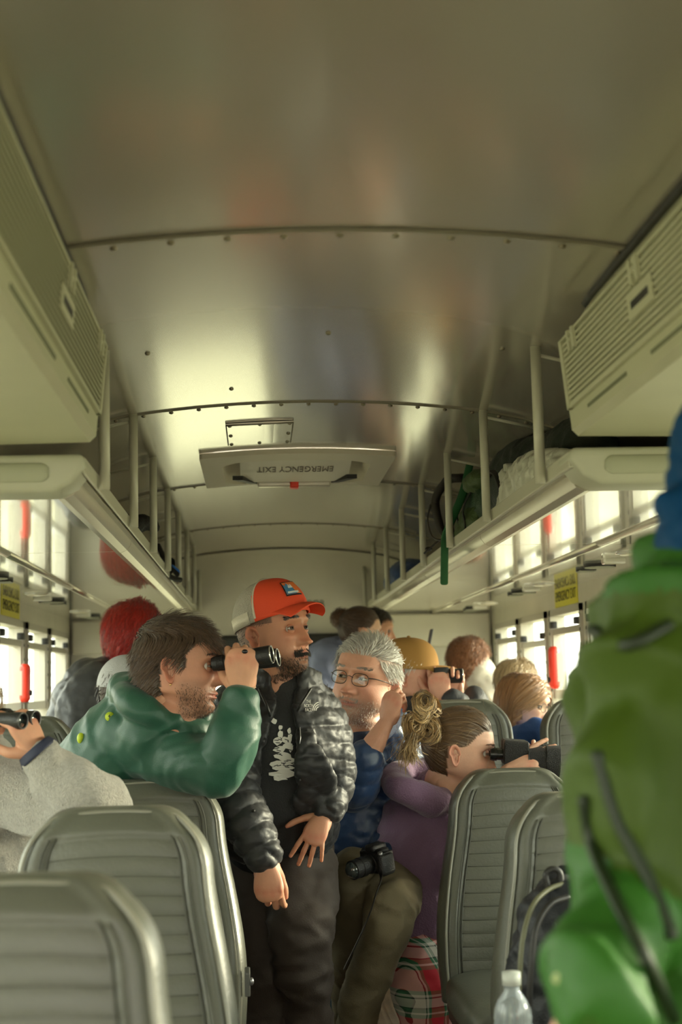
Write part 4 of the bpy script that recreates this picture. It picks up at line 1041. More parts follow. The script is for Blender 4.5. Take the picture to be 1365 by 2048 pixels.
    b = MB(); q = W_(H, np.array([[.079, -.004, -.046]]))[0]; b.add(*ellipsoid(q, .0028)); b.build('earring', mg, e)
green_man()

# ------------------------------------------------ man in the orange cap
def cap_man():
    Y = 3.8; hc = at(549, 1265, Y); skin = np.array([.52, .245, .15]); dk = (.012, .008, .006)
    def hm(p):
        x, y, z = p[:, 0], p[:, 1], p[:, 2]; ax = np.abs(x); ok = (z > .02) & (y < .045) | (y < -.03) & (z > -.055); ok &= ~((ax > .055) & (y > -.030) & (y < .014) & (z < .018)); return ok.astype(float)
    H = head_geo(nose=1.12, jaw=1.05, fat=.003, skin=skin, stub=lambda X, Y_, Z: .55*sstep(-.055, -.078, Z+.30*np.maximum(.05-Y_, 0))*sstep(.0, .02, Y_)*sstep(-.14, -.112, Z)+.30*sstep(.0, .02, Y_)*G(Z+.03, .03)*sstep(.035, .02, Y_), stubcol=(.10, .055, .035),
                 scalp=sc_from(hm, .75), scalpcol=(.07, .038, .025), gaze=(.12, .12), lips=(.48, .17, .13))
    f = (.78, -.60, .10); place_head(H, hc, f, (-.03, -.03, 1), 1.02)
    wl = at(531, 1716, 3.62); wrr = at(650, 1624, 3.74)
    hl = hand_geo(wl, (.10, -.10, -1), (-.12, -1, .15), True, [(34, 38, 20), (42, 42, 25), (48, 42, 25), (52, 45, 25)], spread=.5, thumb=((.3, .85, -.6), (.15, .9, -.5), (0, .95, -.4)), s=.94, skin=skin*1.02, fore=at(515, 1680, 3.64))
    hr = hand_geo(wrr, (-.42, -.25, -.82), (-.05, -.92, .35), False, [(14, 12, 8), (18, 16, 10), (16, 15, 10), (12, 14, 10)], spread=2.2, thumb=((.9, .5, -.2), (.75, .7, -.1), (.6, .8, -.1)), s=.80, skin=skin*1.02, fore=at(668, 1600, 3.8))
    torso = [TN([(at(562, 1705, 4.10), .150, .125), (at(556, 1650, 4.00), .150, .135), (at(552, 1590, 3.90), .150, .140), (at(560, 1500, 3.84), .160, .125), (at(570, 1425, 3.82), .145, .095), (at(572, 1385, 3.82), .085, .075)], ref=(1, 0, 0))]
    neck = [TN([(at(556, 1325, Y), .060), (at(568, 1400, 3.82), .066)])]
    q = None
    arms = [TN([(at(486, 1418, 3.86), .086), (at(468, 1500, 3.78), .078), (at(470, 1590, 3.70), .066), (at(500, 1655, 3.65), .060), (at(526, 1706, 3.63), .048)], mod=q),
            TN([(at(626, 1410, 3.86), .062), (at(646, 1455, 3.84), .070), (at(662, 1520, 3.82), .066), (at(664, 1572, 3.80), .059), (at(656, 1612, 3.76), .046)], mod=q)]
    legs = [TN([(at(560, 1690, 4.10), .155, .13), (at(558, 1740, 4.08), .15, .13)], ref=(1, 0, 0)),
            TN([(at(528, 1710, 4.08), .098), (at(526, 1800, 4.02), .092), (at(532, 1905, 3.95), .078), (at(538, 2040, 3.98), .064), (Vector((.04, 4.02, .10)), .058)]),
            TN([(at(600, 1705, 4.05), .098), (at(604, 1790, 3.90), .094), (at(604, 1890, 3.86), .080), (at(616, 2030, 3.96), .068), (Vector((.16, 4.05, .10)), .06)])]
    e = person('man standing in the aisle in an orange and white cap and open black puffer jacket', at(560, 1700, 4.1), [H['b'], hl, hr], tubes(torso+legs+arms, .75)+tubes(neck), skin=skin)
    tm = clothmat('black_tee', (.022, .022, .023), .85)
    ts = cloth('t_shirt', tubes(torso), .007, tm, e, folds(.004, 9, (1.4, 1, .6), 2))
    b = MB(); cc = at(566, 1392, 3.80); b.add(*tube([((cc.x+.072*math.sin(t), cc.y-.062*math.cos(t)-.0, cc.z+.012-.028*math.cos(t)*1.0), .006) for t in np.linspace(-2.4, 2.4, 30)], n=40, k=8)); b.build('neckband', tm, ts)
    # shell jacket
    nodes = [(at(553, 1655, 3.98), .172, .150), (at(552, 1600, 3.91), .172, .162), (at(558, 1510, 3.84), .180, .150), (at(566, 1440, 3.82), .168, .122), (at(571, 1400, 3.82), .125, .098), (at(572, 1372, 3.82), .098, .088), (at(572, 1350, 3.83), .094, .086)]
    KL = [0, .22, .45, .62, .78, .9, 1]; AR = [34, 27, 14, 8, 18, 26, 30]; AL = [-30, -28, -14, -10, -22, -32, -34]
    sh = shell(nodes, lambda t: np.interp(t, KL, AR), lambda t: 360+np.interp(t, KL, AL), .020, n=90, k=80, mod=None)
    flap = [TN([(at(612, 1470, 3.70), .020, .012), (at(624, 1530, 3.68), .045, .012), (at(634, 1570, 3.72), .050, .013), (at(612, 1610, 3.76), .04, .013), (at(590, 1640, 3.82), .02, .012)], ref=(1, 0, 0))]
    pm = mat('black_ripstop', (.019, .019, .021), .50, spec=.45, bump=.18, bscale=45, sheen=.1)
    jk = cloth('puffer_jacket', tubes(arms)+[sh]+tubes(flap), .0048, pm, e, qdisp([t['nodes'] for t in arms]+[nodes], .043, .0075, folds(.003, 16, (1, 1, 1.5), 5, .6)), smooth_it=2)
    # zip edges
    vs = np.array([v.co for v in jk.data.vertices])+np.array(e.location)
    def snap(px, py, off=.002):
        o = np.array([0, 0, EYE]); d = nrm(np.array(at(px, py, 4.0))-o); t = (vs-o) @ d; dist = np.linalg.norm((vs-o)-t[:, None]*d, axis=1); k = np.where(dist < .008)[0]
        if len(k) == 0: k = np.array([dist.argmin()])
        return o+d*(t[k].min()-off)
    for P in (((519, 1378), (540, 1430), (547, 1490), (533, 1560), (508, 1622)), ((622, 1378), (596, 1420), (582, 1450), (584, 1500), (600, 1560))):
        b = MB(); b.add(*tube([(snap(*p), .0035) for p in P], n=40, k=8)); b.build('zip_edge', m_black, jk)
    b = MB(); b.add(*tube([(snap(600, 1455), .0016), (snap(601, 1475), .0020), (snap(600, 1487), .0012)], n=8, k=6)); b.build('zip_pull', mat('zip_metal', (.35, .35, .36), .3, metal=.8), jk)
    wm = mat('white_print', (.75, .72, .66), .7); c = snap(622, 1412, .004); xd = nrm(np.array([.95, .30, -.02])); yd = np.array([.05, 0, 1])
    for i, tx in enumerate(('THE', 'NORTH', 'FACE')): put_text('logo', tx, .0125, c+xd*(-.006)+yd*(.011-.0105*i), xd, yd, wm, jk, widthfit=(.013, .024, .018)[i])
    b = MB(); bx = c+xd*.014
    for r0, r1 in ((.006, .0085), (.0105, .0130), (.0150, .0175)):
        a = np.linspace(PI/2, PI, 12); cen = bx+xd*.008-yd*.012
        pts = [cen-xd*(-math.cos(t)*r_*1.0)+yd*math.sin(t)*r_*1.3 for r_ in (r0, r1) for t in (a if r_ == r0 else a[::-1])]
        b.add(np.array(pts), [tuple(range(len(pts)))])
    o = b.build('logo', wm, jk, smooth=False)
    # print on the shirt: pale line drawing of figures above a banner
    tv = np.array([v.co for v in ts.data.vertices])+np.array(e.location)
    def snt(px, py, off=.0025):
        o = np.array([0, 0, EYE]); d = nrm(np.array(at(px, py, 4.0))-o); t = (tv-o) @ d; dist = np.linalg.norm((tv-o)-t[:, None]*d, axis=1); k = np.where(dist < .009)[0]
        return o+d*(t[k].min()-off)
    b = MB(); R = random.Random(4)
    def blob(px, py, rx, ry, n=11, j=.25):
        pts = []
        for i in range(n):
            a = 2*PI*i/n; s_ = 1+R.uniform(-j, j); pts.append(snt(px+rx*s_*math.cos(a), py+ry*s_*math.sin(a)))
        ctr = np.mean(pts, 0); b.add(np.array(pts+[ctr]), [(i, (i+1) % n, n) for i in range(n)])
    for (x, y, rx, ry) in ((549, 1443, 6, 6), (562, 1455, 4, 5), (561, 1468, 5, 8), (556, 1482, 8, 8), (570, 1480, 7, 7), (579, 1462, 4, 6), (580, 1476, 5, 9), (576, 1492, 9, 7), (560, 1498, 12, 8), (582, 1496, 5, 8), (568, 1513, 19, 8), (556, 1527, 15, 7), (580, 1524, 13, 8), (568, 1536, 20, 5), (566, 1548, 24, 8), (560, 1556, 16, 5)): blob(x, y, rx, ry)
    b.build('print', wm, ts, smooth=False)
    b = MB()
    for i in range(26):
        x, y = R.uniform(548, 590), R.uniform(1478, 1540); a = R.uniform(-.6, .6)
        b.add(*tube([(snt(x, y, .004), .0008), (snt(x+8*math.cos(a), y+5*math.sin(a), .004), .0010)], n=3, k=4))
    tag(b.build('print_lines', tm, ts), kind='stuff')
    cloth('trousers', tubes(legs), .008, clothmat('brown_black_trousers', (.060, .046, .038), .75, .15), e, folds(.012, 7.5, (1, 1, 1.5), 8, .3))
    b = MB(); b.add(*tube([(at(532+0, 1655, 3.84), .006), (at(540, 1668, 3.85), .008), (at(552, 1660, 3.84), .006)], n=12, k=8)); b.build('drawcord', MATS['zip_metal'], e)
    for sx_ in (.04, .16):
        b = MB(); b.add(*tube([((sx_, 4.06, .06), .05, .055), ((sx_+.01, 3.95, .05), .052, .045), ((sx_+.015, 3.83, .035), .045, .03)], n=14, k=16, ref=(1, 0, 0))); b.build('shoe', mat('dark_shoe', (.02, .02, .02), .5), e)
    hair(H, 'hair', 2500, hm, lambda p: np.stack([p[:, 0]*2, p[:, 0]*0-.6, p[:, 0]*0-.8], 1), .006, m_hair, e, seg=3, lift=.003, col=dk, width=.0006, collide=False)
    brows(H, e, (.02, .012, .008), 420, thick=.0042, L=.010); beard(H, e, (.035, .02, .012), 2600, .006, lo=-.075)
    beard(H, e, (.012, .008, .006), 1100, .013, w=.0007, name='moustache', dens=lambda p: (p[:, 1] > .05)*G(p[:, 2]+.0565+.10*np.abs(p[:, 0])*(np.abs(p[:, 0]) > .012), .0055)**2*(np.abs(p[:, 0]) < .032)*(np.abs(p[:, 0]) > .001))
    om = clothmat('orange_red_cotton', (.80, .075, .022), .75, .1, 400); wm2 = mat('cream_mesh_net', (.50, .46, .38), .8, bump=.9, bscale=260); 
    T, cc, Rr = cap(H, e, om, wm2, om, tilt=.16, brim=.070, name='trucker_cap', lift=.007)
    b = MB(); K = 26; g = []
    for r_ in (0.985, 1.012):
        g.append([(Rr[0]*r_*math.cos(a), Rr[1]*r_*math.sin(a), -.012) for a in np.linspace(PI+.06, 2*PI-.06, K)]); 
    ring = [[(p[0], p[1], -.010) for p in g[0]], [(p[0], p[1], -.012) for p in g[1]], [(p[0]*.995, p[1]*.995, .022) for p in g[1]], [(p[0]*.995, p[1]*.995, .022) for p in g[0]]]
    v, f_ = loft(np.array(ring), closed=False, caps=False); b.add(T(v+cc), f_); b.build('cap_band', clothmat('cream_cotton', (.68, .62, .50)), e)
    pts = [cc+np.array([Rr[0]*1.006*math.cos(a), .013, Rr[2]*.985*math.sin(a)]) for a in np.linspace(0, PI, 30)]
    b = MB(); b.add(*tube([(p, .0028) for p in T(np.array(pts))], n=50, k=6)); b.build('cap_piping', MATS['cream_cotton'], e)
    # woven patch on the front
    def fp(u, v, off=1.02):   # u across, v up on the crown front
        a = PI/2-u; el = v; return cc+np.array([Rr[0]*off*math.cos(el)**.82*math.cos(a), Rr[1]*off*math.cos(el)**.82*math.sin(a), Rr[2]*off*math.sin(el)*.98*(1.0+.09*math.sin(a)*math.cos(el)**2)])
    def patch(nm, pts, m_, off):
        b = MB(); P = T(np.array([fp(u, v, off) for u, v in pts])); n = len(pts); b.add(P, [tuple(range(n))]); o = b.build(nm, m_, e, smooth=False); return o
    def grid(nm, u0, u1, v0, v1, m_, off, fn=None, n=10):
        b = MB(); g = []
        for j in range(n+1):
            row = []
            for i in range(n+1):
                u = u0+(u1-u0)*i/n; vv = v0+(v1-v0)*j/n
                if fn: vv = v0+(fn(i/n)-v0)*j/n
                row.append(fp(u, vv, off))
            g.append(row)
        v, f_ = loft(np.array(g), closed=False, caps=False); b.add(T(v), f_); return b.build(nm, m_, e)
    u0, u1, v0, v1 = -.02, .50, .30, .66
    grid('patch', u0-.03, u1+.03, v0-.035, v1+.035, mat('patch_black', (.015, .015, .018), .7), 1.035)
    grid('patch_sky', u0, u1, v0, v1, mat('patch_orange', (.75, .18, .04), .7), 1.043)
    grid('patch_mountain', u0+.12, u1, v0, v1, mat('patch_blue', (.06, .22, .42), .7), 1.049, fn=lambda t: v0+.34*max(0, min(t*2.2, 1.0))-.10*abs(math.sin(t*9)))
    grid('patch_snow', u0+.25, u1-.12, v0+.16, v1, mat('patch_pale', (.65, .72, .75), .7), 1.054, fn=lambda t: v0+.19+.09*abs(math.sin(t*7)))
    grid('patch_word', u0+.10, u1-.04, v0+.02, v0+.07, MATS['patch_pale'], 1.054)
cap_man()
# ------------------------------------------------ generic helpers for the others
def hm_full(p):
    x, y, z = p[:, 0], p[:, 1], p[:, 2]; ax = np.abs(x)
    line = np.where(y > -.02, .014+.050*sstep(.012, .072, y), -.062)
    ok = (z > line) | ((y < -.028) & (z > -.075)); ok &= ~((ax > .055) & (y > -.030) & (y < .014) & (z < .018)); return ok.astype(float)
def glasses(H, parent, m, r=.021, half=.017, dz=-.003):
    b = MB()
    for s in (-1, 1):
        P = [(s*.032+r*1.12*math.copysign(abs(math.cos(t))**.7, math.cos(t)), .094-.010*abs(math.cos(t)*.5+s*.5)*0-.004*(abs(s*.032+r*math.cos(t))/.05)**2, dz+half*math.copysign(abs(math.sin(t))**.75, math.sin(t))) for t in np.linspace(0, 2*PI, 30)]
        b.add(*tube([(q, .0011) for q in W_(H, np.array(P))], n=60, k=6))
        P = [(s*.056, .088, dz+.008), (s*.070, .070, dz+.009), (s*.082, .03, dz+.006), (s*.083, -.005, dz+.002)]
        b.add(*tube([(q, .0016) for q in W_(H, np.array(P))], n=20, k=6))
    P = [(-.010, .093, dz+.004), (0, .097, dz+.007), (.010, .093, dz+.004)]
    b.add(*tube([(q, .0011) for q in W_(H, np.array(P))], n=10, k=6))
    f = b.build('glasses', m, parent)
    for s in (-1, 1):
        b = MB(); P = [(s*.032+r*1.1*math.copysign(abs(math.cos(t))**.7, math.cos(t)), .0935-.004*(abs(s*.032+r*math.cos(t))/.05)**2, dz+half*.98*math.copysign(abs(math.sin(t))**.75, math.sin(t))) for t in np.linspace(0, 2*PI, 24, endpoint=False)]
        b.add(W_(H, np.array(P)), [tuple(range(24))]); b.build('lens', MATS['window_glass'], f, smooth=False)
def rotlift(H): pass
# ------------------------------------------------ white-haired man with glasses
def white_man():
    Y = 4.30; hc = at(731, 1361, Y); skin = np.array([.66, .34, .23]); wh = (.52, .49, .44)
    H = head_geo(nose=1.15, jaw=1.16, fat=.009, skin=skin, scalp=sc_from(hm_full, .6), scalpcol=(.45, .38, .32), stub=lambda X, Y_, Z: .5*sstep(-.045, -.07, Z+.3*np.maximum(.05-Y_, 0))*sstep(.0, .03, Y_)*sstep(-.135, -.11, Z), stubcol=(.42, .33, .27), lips=(.50, .20, .16), gaze=(.35, .15), open_=.75, brow=1.3)
    place_head(H, hc, (-.50, -.83, .10), (.10, -.15, 1), 1.10)
    wr = at(772, 1450, 4.10)
    hd = hand_geo(wr, (.28, -.05, .95), (-.55, -.75, .1), True, [(55, 70, 40), (50, 65, 40), (60, 70, 40), (65, 70, 40)], spread=.5, thumb=((.6, .7, -.5), (.2, .8, -.6), (0, .9, -.5)), s=.86, skin=skin, fore=at(730, 1518, 4.12), fr=.038)
    torso = [TN([(at(738, 1750, 4.50), .17, .14), (at(715, 1690, 4.42), .18, .16), (at(732, 1600, 4.40), .175, .145), (at(758, 1510, 4.42), .16, .11), (at(760, 1450, 4.40), .085, .08)], ref=(1, 0, 0))]
    q = None
    arms = [TN([(at(720, 1490, 4.38), .075), (at(700, 1560, 4.28), .074), (at(712, 1570, 4.18), .066), (at(732, 1516, 4.12), .052)], mod=q),
            TN([(at(800, 1490, 4.46), .07), (at(812, 1570, 4.42), .075), (at(795, 1670, 4.30), .065), (at(770, 1725, 4.18), .05)], mod=q)]
    legs = [TN([(at(765, 1740, 4.45), .11), (at(785, 1765, 4.25), .09), (at(782, 1820, 4.02), .072), (at(752, 1920, 4.05), .060), (at(715, 2030, 4.10), .055), (Vector((.27, 4.15, .10)), .05)]),
            TN([(at(720, 1740, 4.48), .10), (at(712, 1755, 4.30), .085), (at(712, 1790, 4.14), .068), (Vector((.26, 4.52, .10)), .05)])]
    neck = [TN([(at(745, 1400, 4.33), .068), (at(756, 1450, 4.38), .072)])]
    e = person('white-haired man in glasses and a blue puffer jacket seated by the aisle', at(745, 1750, 4.5), [H['b'], hd], tubes(torso+arms[1:]+legs, .72)+tubes(neck), skin=skin)
    bm_ = mat('blue_ripstop', (.018, .045, .12), .40, spec=.55, sheen=.15, bump=.15, bscale=45)
    cloth('jacket', tubes(torso+arms), .007, bm_, e, qdisp([t['nodes'] for t in torso+arms], .06, .009, folds(.004, 16, (1, 1, 1.2), 3, .5)))
    cloth('collar', tubes([TN([(at(700, 1462, 4.30), .022), (at(722, 1478, 4.26), .028), (at(760, 1470, 4.28), .026), (at(800, 1430, 4.36), .024)])]), .005, mat('dark_blue_knit', (.02, .03, .07), .8, bump=.3, bscale=300), e)
    kh = clothmat('khaki_trousers', (.150, .122, .070), .8, .15)
    cloth('trousers', tubes(legs), .008, kh, e, folds(.008, 10, (1, 1, 1), 12, .3))
    b = MB(); b.add(*tube([((.30, 4.18, .06), .05, .055), ((.29, 4.05, .05), .052, .045), ((.28, 3.92, .035), .045, .03)], n=14, k=16, ref=(1, 0, 0))); b.build('shoe', MATS['dark_shoe'], e)
    def dr(p): return nrm(np.stack([p[:, 0]*8*(p[:, 2] > .03)+(.5*(p[:, 2] > .05)), -.5+0*p[:, 0], np.where(p[:, 2] > .06, .1, -.8)], 1))
    hair(H, 'hair', 5200, hm_full, dr, lambda p: np.where(p[:, 2] > .05, .050, .022), m_hair, e, seg=6, lift=.018, grav=.2, col=wh, cvar=.45, width=.0010, jit=.35, wav=.35)
    brows(H, e, (.35, .30, .26), 200)
    beard(H, e, (.50, .46, .42), 1200, .004, lo=-.06); beard(H, e, (.40, .34, .30), 500, .006, name='moustache', dens=lambda p: (p[:, 1] > .05)*G(p[:, 2]+.0565, .006)**2*(np.abs(p[:, 0]) < .03))
    glasses(H, e, mat('spectacle_wire', (.05, .04, .035), .3, metal=.6))
white_man()
# ------------------------------------------------ camera in his lap
def dslr():
    c = np.array(at(752, 1720, 4.02)); e = empty('camera', tuple(c), 'black camera with a large lens in the lap of the white-haired man', 'camera')
    M = basis((-.75, -.62, -.15), (0, 0, 1)); mb = mat('camera_black', (.014, .014, .015), .42, bump=.3, bscale=350)
    P = lambda x, y, z: tuple(M @ np.array([x, y, z])*.74+c)
    def bx(nm, a, b_, m=mb, par=e, bev=.006):
        b = MB(); cs = [P(x, y, z) for z in (a[2], b_[2]) for x, y in ((a[0], a[1]), (b_[0], a[1]), (b_[0], b_[1]), (a[0], b_[1]))]
        b.add(cs, [(0, 1, 2, 3), (7, 6, 5, 4), (0, 4, 5, 1), (1, 5, 6, 2), (2, 6, 7, 3), (3, 7, 4, 0)]); return fixn(b.build(nm, m, par, bevel=bev, seg=3))
    bx('camera_body', (-.066, -.035, -.048), (.066, .02, .036)); bx('grip', (-.078, -.03, -.05), (-.045, .045, .032), bev=.012); bx('viewfinder_hump', (-.028, -.045, .03), (.028, .03, .062), bev=.010)
    b = MB(); b.add(*cyl(P(-.045, .0, .036), P(-.045, .0, .047), .016, 20)); b.build('dial', mb, e); b = MB(); b.add(*cyl(P(-.058, .025, .03), P(-.06, .03, .040), .007, 14)); b.build('shutter_button', MATS['zip_metal'], e)
    b = MB(); ang = np.linspace(0, 2*PI, 28, endpoint=False)
    ring = [[P(.005+q*math.cos(t), y, -.008+q*math.sin(t)) for t in ang] for y, q in ((.018, .036), (.03, .038), (.032, .034), (.06, .034), (.062, .037), (.085, .037), (.087, .034), (.12, .036), (.122, .030), (.112, .028))]
    v, f = loft(np.array(ring)); b.add(v, f); L = fixn(b.build('lens_barrel', mb, e, autosmooth=.6)); b = MB(); b.add(*ellipsoid(P(.005, .112, -.008), .024)); b.build('lens', MATS['lens_glass'], L)
    st = MB(); st.add(*tube([(P(.066, 0, .03), .012, .002), (at(762, 1745, 3.97), .012, .002), (at(752, 1790, 3.92), .013, .002), (at(735, 1840, 3.92), .012, .002), (at(712, 1890, 3.93), .011, .002), (at(690, 1935, 3.95), .012, .002)], n=50, k=8)); st.build('strap', m_black, e)
dslr()
# ------------------------------------------------ girl in the purple hoodie
def girl():
    Y = 4.18; hc = at(922, 1502, Y); skin = np.array([.70, .40, .28]); br = (.11, .058, .026); tip = (.42, .27, .12)
    hm = lambda p: (hm_full(p) > 0) | ((np.abs(p[:, 0]) > .05) & (p[:, 1] < .012) & (p[:, 2] > .012))
    H = head_geo(nose=.85, jaw=.93, skin=skin, scalp=sc_from(lambda p: hm(p).astype(float)), scalpcol=br, lips=(.6, .25, .2), open_=.35, gaze=(0, -.3))
    place_head(H, hc, (.97, -.22, -.12), (.12, 0, 1), 1.0)
    hr = hand_geo(at(1012, 1546, 4.06), (.88, -.12, .47), (-.30, -.85, .45), True, [(8, 12, 10), (12, 14, 10), (18, 18, 12), (30, 25, 18)], spread=1.6, thumb=((.8, .6, -.3), (.5, .85, -.2), (.3, .9, -.2)), s=.88, skin=skin, fore=at(985, 1600, 4.1))
    hl = hand_geo(at(1075, 1555, 4.32), (.0, -.1, 1), (.2, 1, 0), False, [(30, 55, 45), (30, 50, 45), (38, 50, 45), (45, 60, 45)], spread=.8, s=.82, skin=skin, fore=at(1060, 1620, 4.32))
    torso = [TN([(at(826, 1868, 4.30), .145, .13), (at(826, 1800, 4.26), .145, .135), (at(842, 1700, 4.24), .135, .12), (at(858, 1620, 4.26), .12, .10), (at(868, 1575, 4.24), .06, .06)], ref=(1, 0, 0))]
    arms = [TN([(at(862, 1625, 4.20), .068), (at(910, 1720, 4.15), .062), (at(950, 1700, 4.13), .056), (at(985, 1620, 4.10), .045)]), TN([(at(905, 1610, 4.32), .06), (at(1000, 1700, 4.35), .055), (at(1050, 1640, 4.33), .042)])]
    hood = [TN([(at(905, 1590, 4.18), .030), (at(868, 1602, 4.12), .042), (at(815, 1585, 4.12), .040), (at(792, 1562, 4.20), .038), (at(805, 1545, 4.30), .04), (at(850, 1545, 4.34), .04)])]
    legs = [TN([(at(840, 1860, 4.28), .125), (at(838, 1915, 4.22), .105), (at(846, 1985, 4.12), .085), (Vector((.48, 4.12, .10)), .06)])]
    neck = [TN([(at(893, 1545, 4.20), .050), (at(868, 1600, 4.24), .060)])]
    e = person('girl in a purple hoodie with a messy blonde bun, looking through large binoculars', at(835, 1850, 4.3), [H['b'], hr, hl], tubes(torso+arms+legs, .72)+tubes(neck), skin=skin)
    pm = clothmat('purple_fleece', (.225, .130, .225), .9, .35, 200, sheen=.3)
    cloth('hoodie', tubes(torso+arms+hood), .0065, pm, e, folds(.009, 9, (1, 1, .8), 6, .3))
    # tartan trousers
    m = bpy.data.materials.new('tartan'); m.use_nodes = True; t = m.node_tree; p = t.nodes['Principled BSDF']; p.inputs['Roughness'].default_value = .85
    co = t.nodes.new('ShaderNodeTexCoord'); sp = t.nodes.new('ShaderNodeSeparateXYZ'); t.links.new(co.outputs['Object'], sp.inputs[0])
    def band(sock, per, cols):
        mt = t.nodes.new('ShaderNodeMath'); mt.operation = 'MULTIPLY'; mt.inputs[1].default_value = 1/per; t.links.new(sock, mt.inputs[0])
        fr = t.nodes.new('ShaderNodeMath'); fr.operation = 'FRACT'; t.links.new(mt.outputs[0], fr.inputs[0]); r = t.nodes.new('ShaderNodeValToRGB'); r.color_ramp.interpolation = 'CONSTANT'
        els = r.color_ramp.elements; els[0].position = 0; els[0].color = (*cols[0][1], 1); els[1].position = cols[1][0]; els[1].color = (*cols[1][1], 1)
        for pos, c in cols[2:]: q = els.new(pos); q.color = (*c, 1)
        t.links.new(fr.outputs[0], r.inputs[0]); return r.outputs[0]
    RD, GR, WHT, DK = (.50, .02, .035), (.03, .13, .06), (.55, .52, .45), (.02, .03, .025)
    C1 = [(0, RD), (.34, GR), (.42, WHT), (.46, GR), (.54, DK), (.57, WHT), (.76, DK), (.79, WHT), (.84, GR), (.92, RD)]
    a = t.nodes.new('ShaderNodeMath'); a.operation = 'ADD'; t.links.new(sp.outputs[0], a.inputs[0]); t.links.new(sp.outputs[1], a.inputs[1])
    mx = t.nodes.new('ShaderNodeMix'); mx.data_type = 'RGBA'; mx.inputs[0].default_value = .5; t.links.new(band(sp.outputs[2], .125, C1), mx.inputs[6]); t.links.new(band(a.outputs[0], .125, C1), mx.inputs[7])
    t.links.new(mx.outputs[2], p.inputs['Base Color'])
    cloth('tartan_trousers', tubes(legs), .008, m, e, folds(.006, 12, (1, 1, 1), 9, .3))
    tg = np.array([0, -.115, .03])
    def dr(p): d = tg-p; return nrm(d)
    hair(H, 'hair', 7000, lambda p: hm(p).astype(float), dr, lambda p: np.clip(np.linalg.norm(p-tg, axis=1)*1.05, .03, .2), m_hair, e, seg=9, lift=.008, col=br, tipcol=(.20, .12, .05), width=.0010, jit=.10, wav=.12)
    hair(H, 'loose_hairs', 180, lambda p: hm(p).astype(float), dr, .09, m_hair, e, seg=8, lift=.05, col=(.35, .22, .10), width=.0005, jit=.9, curl=.35, collide=False)
    # bun of looped locks
    R = np.random.default_rng(2); paths = []
    def lock(c, r, n, pl, turns=1.3, th=.010, sq=(1, 1)):
        c = np.array(c); pl = nrm(np.array(pl, float)); x = nrm(np.cross(pl, [0, .3, 1.])); y = np.cross(pl, x); ph = R.random()*6
        for _ in range(n):
            o = R.normal(size=3)*th; rr = r*(1+.25*R.normal()*.6); t = np.linspace(0, 2*PI*turns, 14)+ph+R.normal()*.15
            paths.append(c+o+x*(rr*np.cos(t))[:, None]*sq[0]+y*(rr*np.sin(t))[:, None]*sq[1]+pl*(np.linspace(-.3, .3, 14)*r)[:, None]+R.normal(size=(14, 3))*.0008)
    lock(at(842, 1406, 4.16), .024, 420, (.3, -1, .2), th=.005); lock(at(822, 1452, 4.15), .026, 420, (.6, -.8, 0), th=.006); lock(at(862, 1412, 4.19), .020, 220, (.9, -.4, .4), th=.005); lock(at(852, 1462, 4.16), .024, 260, (-.3, -.9, .3), th=.006); lock(at(838, 1428, 4.15), .018, 200, (.1, -.9, .5), th=.004)
    strand_paths('hair_bun', np.array(paths)+np.array([0, -.07, 0]), .0013, (.26, .16, .06), e, .75, (.62, .42, .20))
    core = [ellipsoid(at(845, 1410, 4.11), (.026, .022, .026)), ellipsoid(at(826, 1454, 4.11), (.028, .026, .030)), ellipsoid(at(862, 1452, 4.14), (.03, .05, .04))]
    cloth('hair_bun_core', core, .005, mat('dark_blonde', (.10, .055, .022), .7, bump=.4, bscale=120), e)
    paths = []
    for _ in range(300):
        s = np.array(at(828+R.normal()*7, 1474+R.normal()*8, 4.08+R.normal()*.02)); en = np.array(at(818+R.normal()*13, 1518+R.normal()*10, 4.07+R.normal()*.02)); mid = (s+en)/2+np.array([-.012*R.random()-.004, -.01, 0])+R.normal(size=3)*.006
        paths.append(catmull([s, mid, en], 9))
    strand_paths('hair_tail', np.array(paths), .0010, (.24, .15, .06), e, .45, (.50, .33, .15))
    paths = []
    for _ in range(26):
        s = np.array(at(812+R.normal()*8, 1470+R.normal()*15, 4.15)); en = np.array(at(785+R.normal()*14, 1500+R.normal()*26, 4.12)); mid = (s+en)/2+R.normal(size=3)*.018
        paths.append(catmull([s, mid, en], 9))
    strand_paths('flyaway_hair', np.array(paths), .0005, (.45, .30, .14), e, .3, (.5, .35, .17))
    brows(H, e, (.14, .08, .04), 200)
    # binoculars: old prism pair with leathery skin
    c = np.array(at(984, 1507, 4.13)); b_e = empty('binoculars', tuple(c), 'large old prism binoculars with pebbled black covering held by the girl', 'binoculars')
    M = basis((1, -.10, -.07), (.0, .0, 1)); mb = mat('pebbled_black', (.020, .019, .018), .42, bump=.9, bscale=420); ml = mat('black_enamel', (.012, .012, .012), .25)
    P = lambda x, y, z: tuple(M @ np.array([x, y, z])+c)
    for s in (1, -1):
        X = s*.036; b = MB(); ang = np.linspace(0, 2*PI, 26, endpoint=False)
        v, f = loft(np.array([[P(X+q*math.cos(t), y, q*math.sin(t)) for t in ang] for y, q in ((-.006, .017), (.0, .019), (.012, .019), (.013, .016), (.036, .016))])); b.add(v, f); fixn(b.build('eyepiece', ml, b_e, autosmooth=.6))
        b = MB(); v, f = loft(np.array([[P(X*1.1+dx*w, y, z0+dz*h) for dx, dz in [(math.copysign(abs(math.cos(t))**.45, math.cos(t)), math.copysign(abs(math.sin(t))**.45, math.sin(t))) for t in ang]] for y, w, h, z0 in ((.030, .026, .030, .010), (.034, .030, .036, .008), (.098, .032, .036, .006), (.102, .028, .032, .004))])); b.add(v, f); fixn(b.build('prism_housing', mb, b_e, autosmooth=.6))
